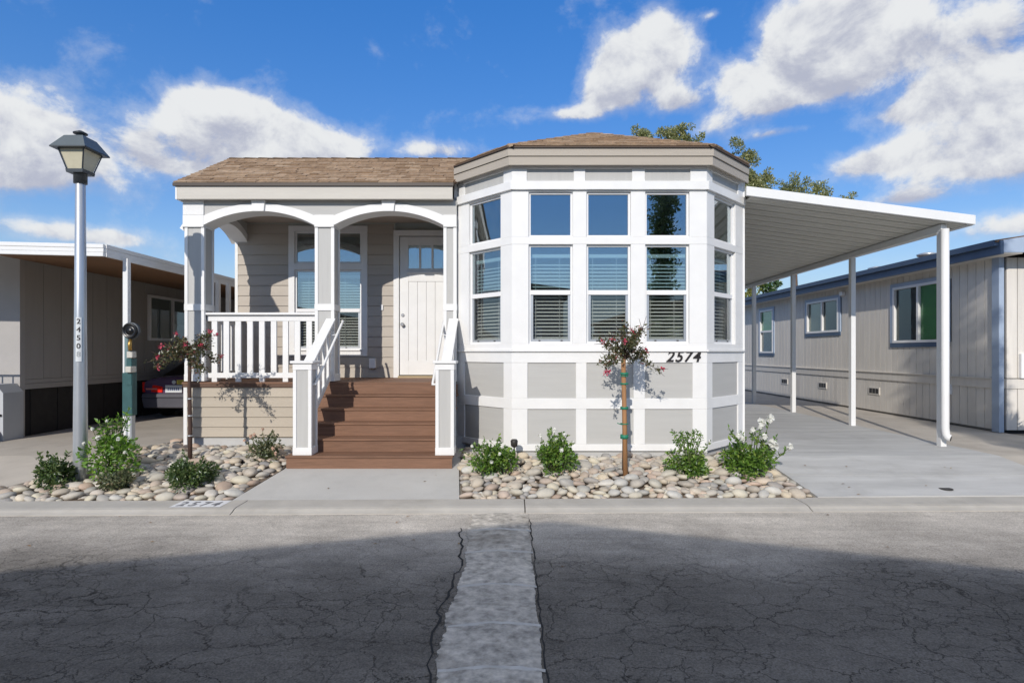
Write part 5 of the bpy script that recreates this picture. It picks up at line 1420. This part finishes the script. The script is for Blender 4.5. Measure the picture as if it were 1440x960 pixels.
big_tree('eucalyptus_tree', 'taller looking eucalyptus between the bay roof corner and the carport roof', 10.9, 26, 7.5, [((10.5, 26, 10.4), .85), ((10.9, 26, 9.7), .8), ((11.4, 26, 9.2), .75), ((11.7, 26, 8.5), .7), ((10.6, 26, 9.0), .8), ((10.2, 26, 8.2), 1.0)], LEAF_T, 42, 9000, .11, .2, group=G)
big_tree('eucalyptus_tree', 'broad eucalyptus whose tufts just clear the carport roof', 15.8, 32, 8.0, [((14.0, 32, 10.9), .75), ((13.3, 32, 10.0), .8), ((15.7, 32, 10.7), .9), ((16.2, 32, 10.1), .7), ((17.3, 32, 10.6), .65), ((17.6, 32, 10.0), .6), ((18.9, 32, 10.1), .45), ((15.2, 32, 9.2), 1.6)], LEAF_T, 43, 10000, .13, .26, group=G)
big_tree('garden_tree', 'yellow green garden tree at the far end of the driveway', 9.9, 24.2, 2.0, [((9.9, 24, 3.4), .8), ((10.0, 24, 2.4), .8), ((10.2, 24.3, 4.0), .6), ((9.6, 24, 2.0), .6)], LEAF_Y, 44, 2600, .12, .1, group=G)
big_tree('garden_tree', 'feathery green tree top above the far eaves of the grey home', 13.8, 30.5, 3.6, [((13.75, 30.5, 4.7), .42), ((13.5, 30.5, 5.0), .3), ((14.05, 30.5, 5.05), .3), ((13.8, 30.5, 4.2), .4)], LEAF_P, 45, 1000, .2, .1, group=G)
big_tree('garden_tree', 'green tree behind the taupe neighbor home', -13.5, 34, 3.0, [((-13.5, 34, 4.2), .9), ((-12.6, 34, 3.6), .8)], LEAF_T, 46, 1200, .18, .15, group=G)
shrub('shadow_bush', 'added out-of-view leafy bush shading the driveway by the grey home', 'shrub', 7.98, 6.45, 1.7, 1.75, LEAF_D, 52, 2600, .09, spikes=12)  # unseen bush added to cast the dark wedge on the driveway
# a fan palm by the neighbour's corner, whose fronds throw the ragged shade there
pm = thing('fan_palm', 'small fan palm at the street corner of the grey home', 'palm', (8.35, 8.15, 0)); rng = random.Random(51)
MB().tube([(8.35, 8.15, -.05), (8.36, 8.15, .5)], [.13, .11], 9).build('trunk', BARK, pm)
for i in range(22):
    a = rng.uniform(0, 6.283); el = rng.uniform(.15, 1.4); d = V((math.cos(a) * math.cos(el), math.sin(a) * math.cos(el), math.sin(el))); c = V((8.36, 8.15, .5)); e = c + d * rng.uniform(.45, .7)
    mb = MB().tube([c, e], [.008, .006], 4)
    sd = d.cross(V((0, 0, 1))).normalized()
    for k in range(-6, 7):
        w = R(k * 11); dd = (d * math.cos(w) + sd * math.sin(w)).normalized(); leaf(mb, e, (dd - V((0, 0, .15))).normalized(), d.cross(sd), .40, .05)
    mb.build('frond', LEAF_P, pm)

# ------------------------------------------------------------------ across the street: the home whose gable shades the road
MB().box(-60, 60, -22, -2.3, -.3, -.16).build('lot', CONC3, None, 'structure')
AW = mat('across_wall', (.40, .38, .34), .8, .06)
def across(label, ax, ay, hw_, zr, wx):
    ac = thing('mobile_home', label, 'house', (ax, ay, ROAD_Z), 'homes across the street')
    ze = zr - .165 * hw_
    MB().prism([(ax - hw_ + .3, -.16), (ax + hw_ - .3, -.16), (ax + hw_ - .3, ze), (ax, zr - .06), (ax - hw_ + .3, ze)], ay - 14, ay - .35).build('wall', AW, ac)
    MB().prism([(ax - hw_, ze - .02), (ax, zr - .02), (ax + hw_, ze - .02), (ax + hw_, ze + .10), (ax, zr + .10), (ax - hw_, ze + .10)], ay - 14.3, ay).build('roof', ROOFM, ac)
    for x in wx:
        w = MB().box(ax + x - .6, ax + x + .6, ay - .36, ay - .32, .9, 2.3).build('window', VINYL, ac)
        MB().box(ax + x - .54, ax + x + .54, ay - .325, ay - .31, .96, 2.24).build('pane', GLASSN, w)
across('pale mobile home with low gable roof straight across the street', -1.98, -3.1, 4.05, 4.12, (-2.4, 0, 2.4))
across('pale mobile home across the street behind the tall shade tree', 8.2, -3.8, 3.6, 3.55, (-1.8, 1.8))
across('pale mobile home across the street on the lamp post side', -11.6, -3.6, 3.8, 3.7, (-2, 1.5))
cy = thing('cypress_tree', 'tall columnar cypress at the far kerb across the street', 'tree', (5.0, -2.75, ROAD_Z)); rng = random.Random(61)
MB().tube([(5.0, -2.75, ROAD_Z), (5.02, -2.75, 5.0), (5.0, -2.75, 10.8)], [.14, .09, .03], 8).build('trunk', BARK, cy)
mb = MB(); cl = []
for i in range(60):
    z = .5 + 11.0 * i / 60; q = .52 * min(1, (12.0 - z) / 5.0) * min(1, .5 + z / 2.5); a = rng.uniform(0, 6.283)
    cl.append((V((5.0 + math.cos(a) * q * .35, -2.75 + math.sin(a) * q * .35, z)), max(q * .75, .12)))
leaf_cloud(mb, cl, 9000, .14, rng, .2, 1.2); mb.build('crown', LEAF_D, cy)
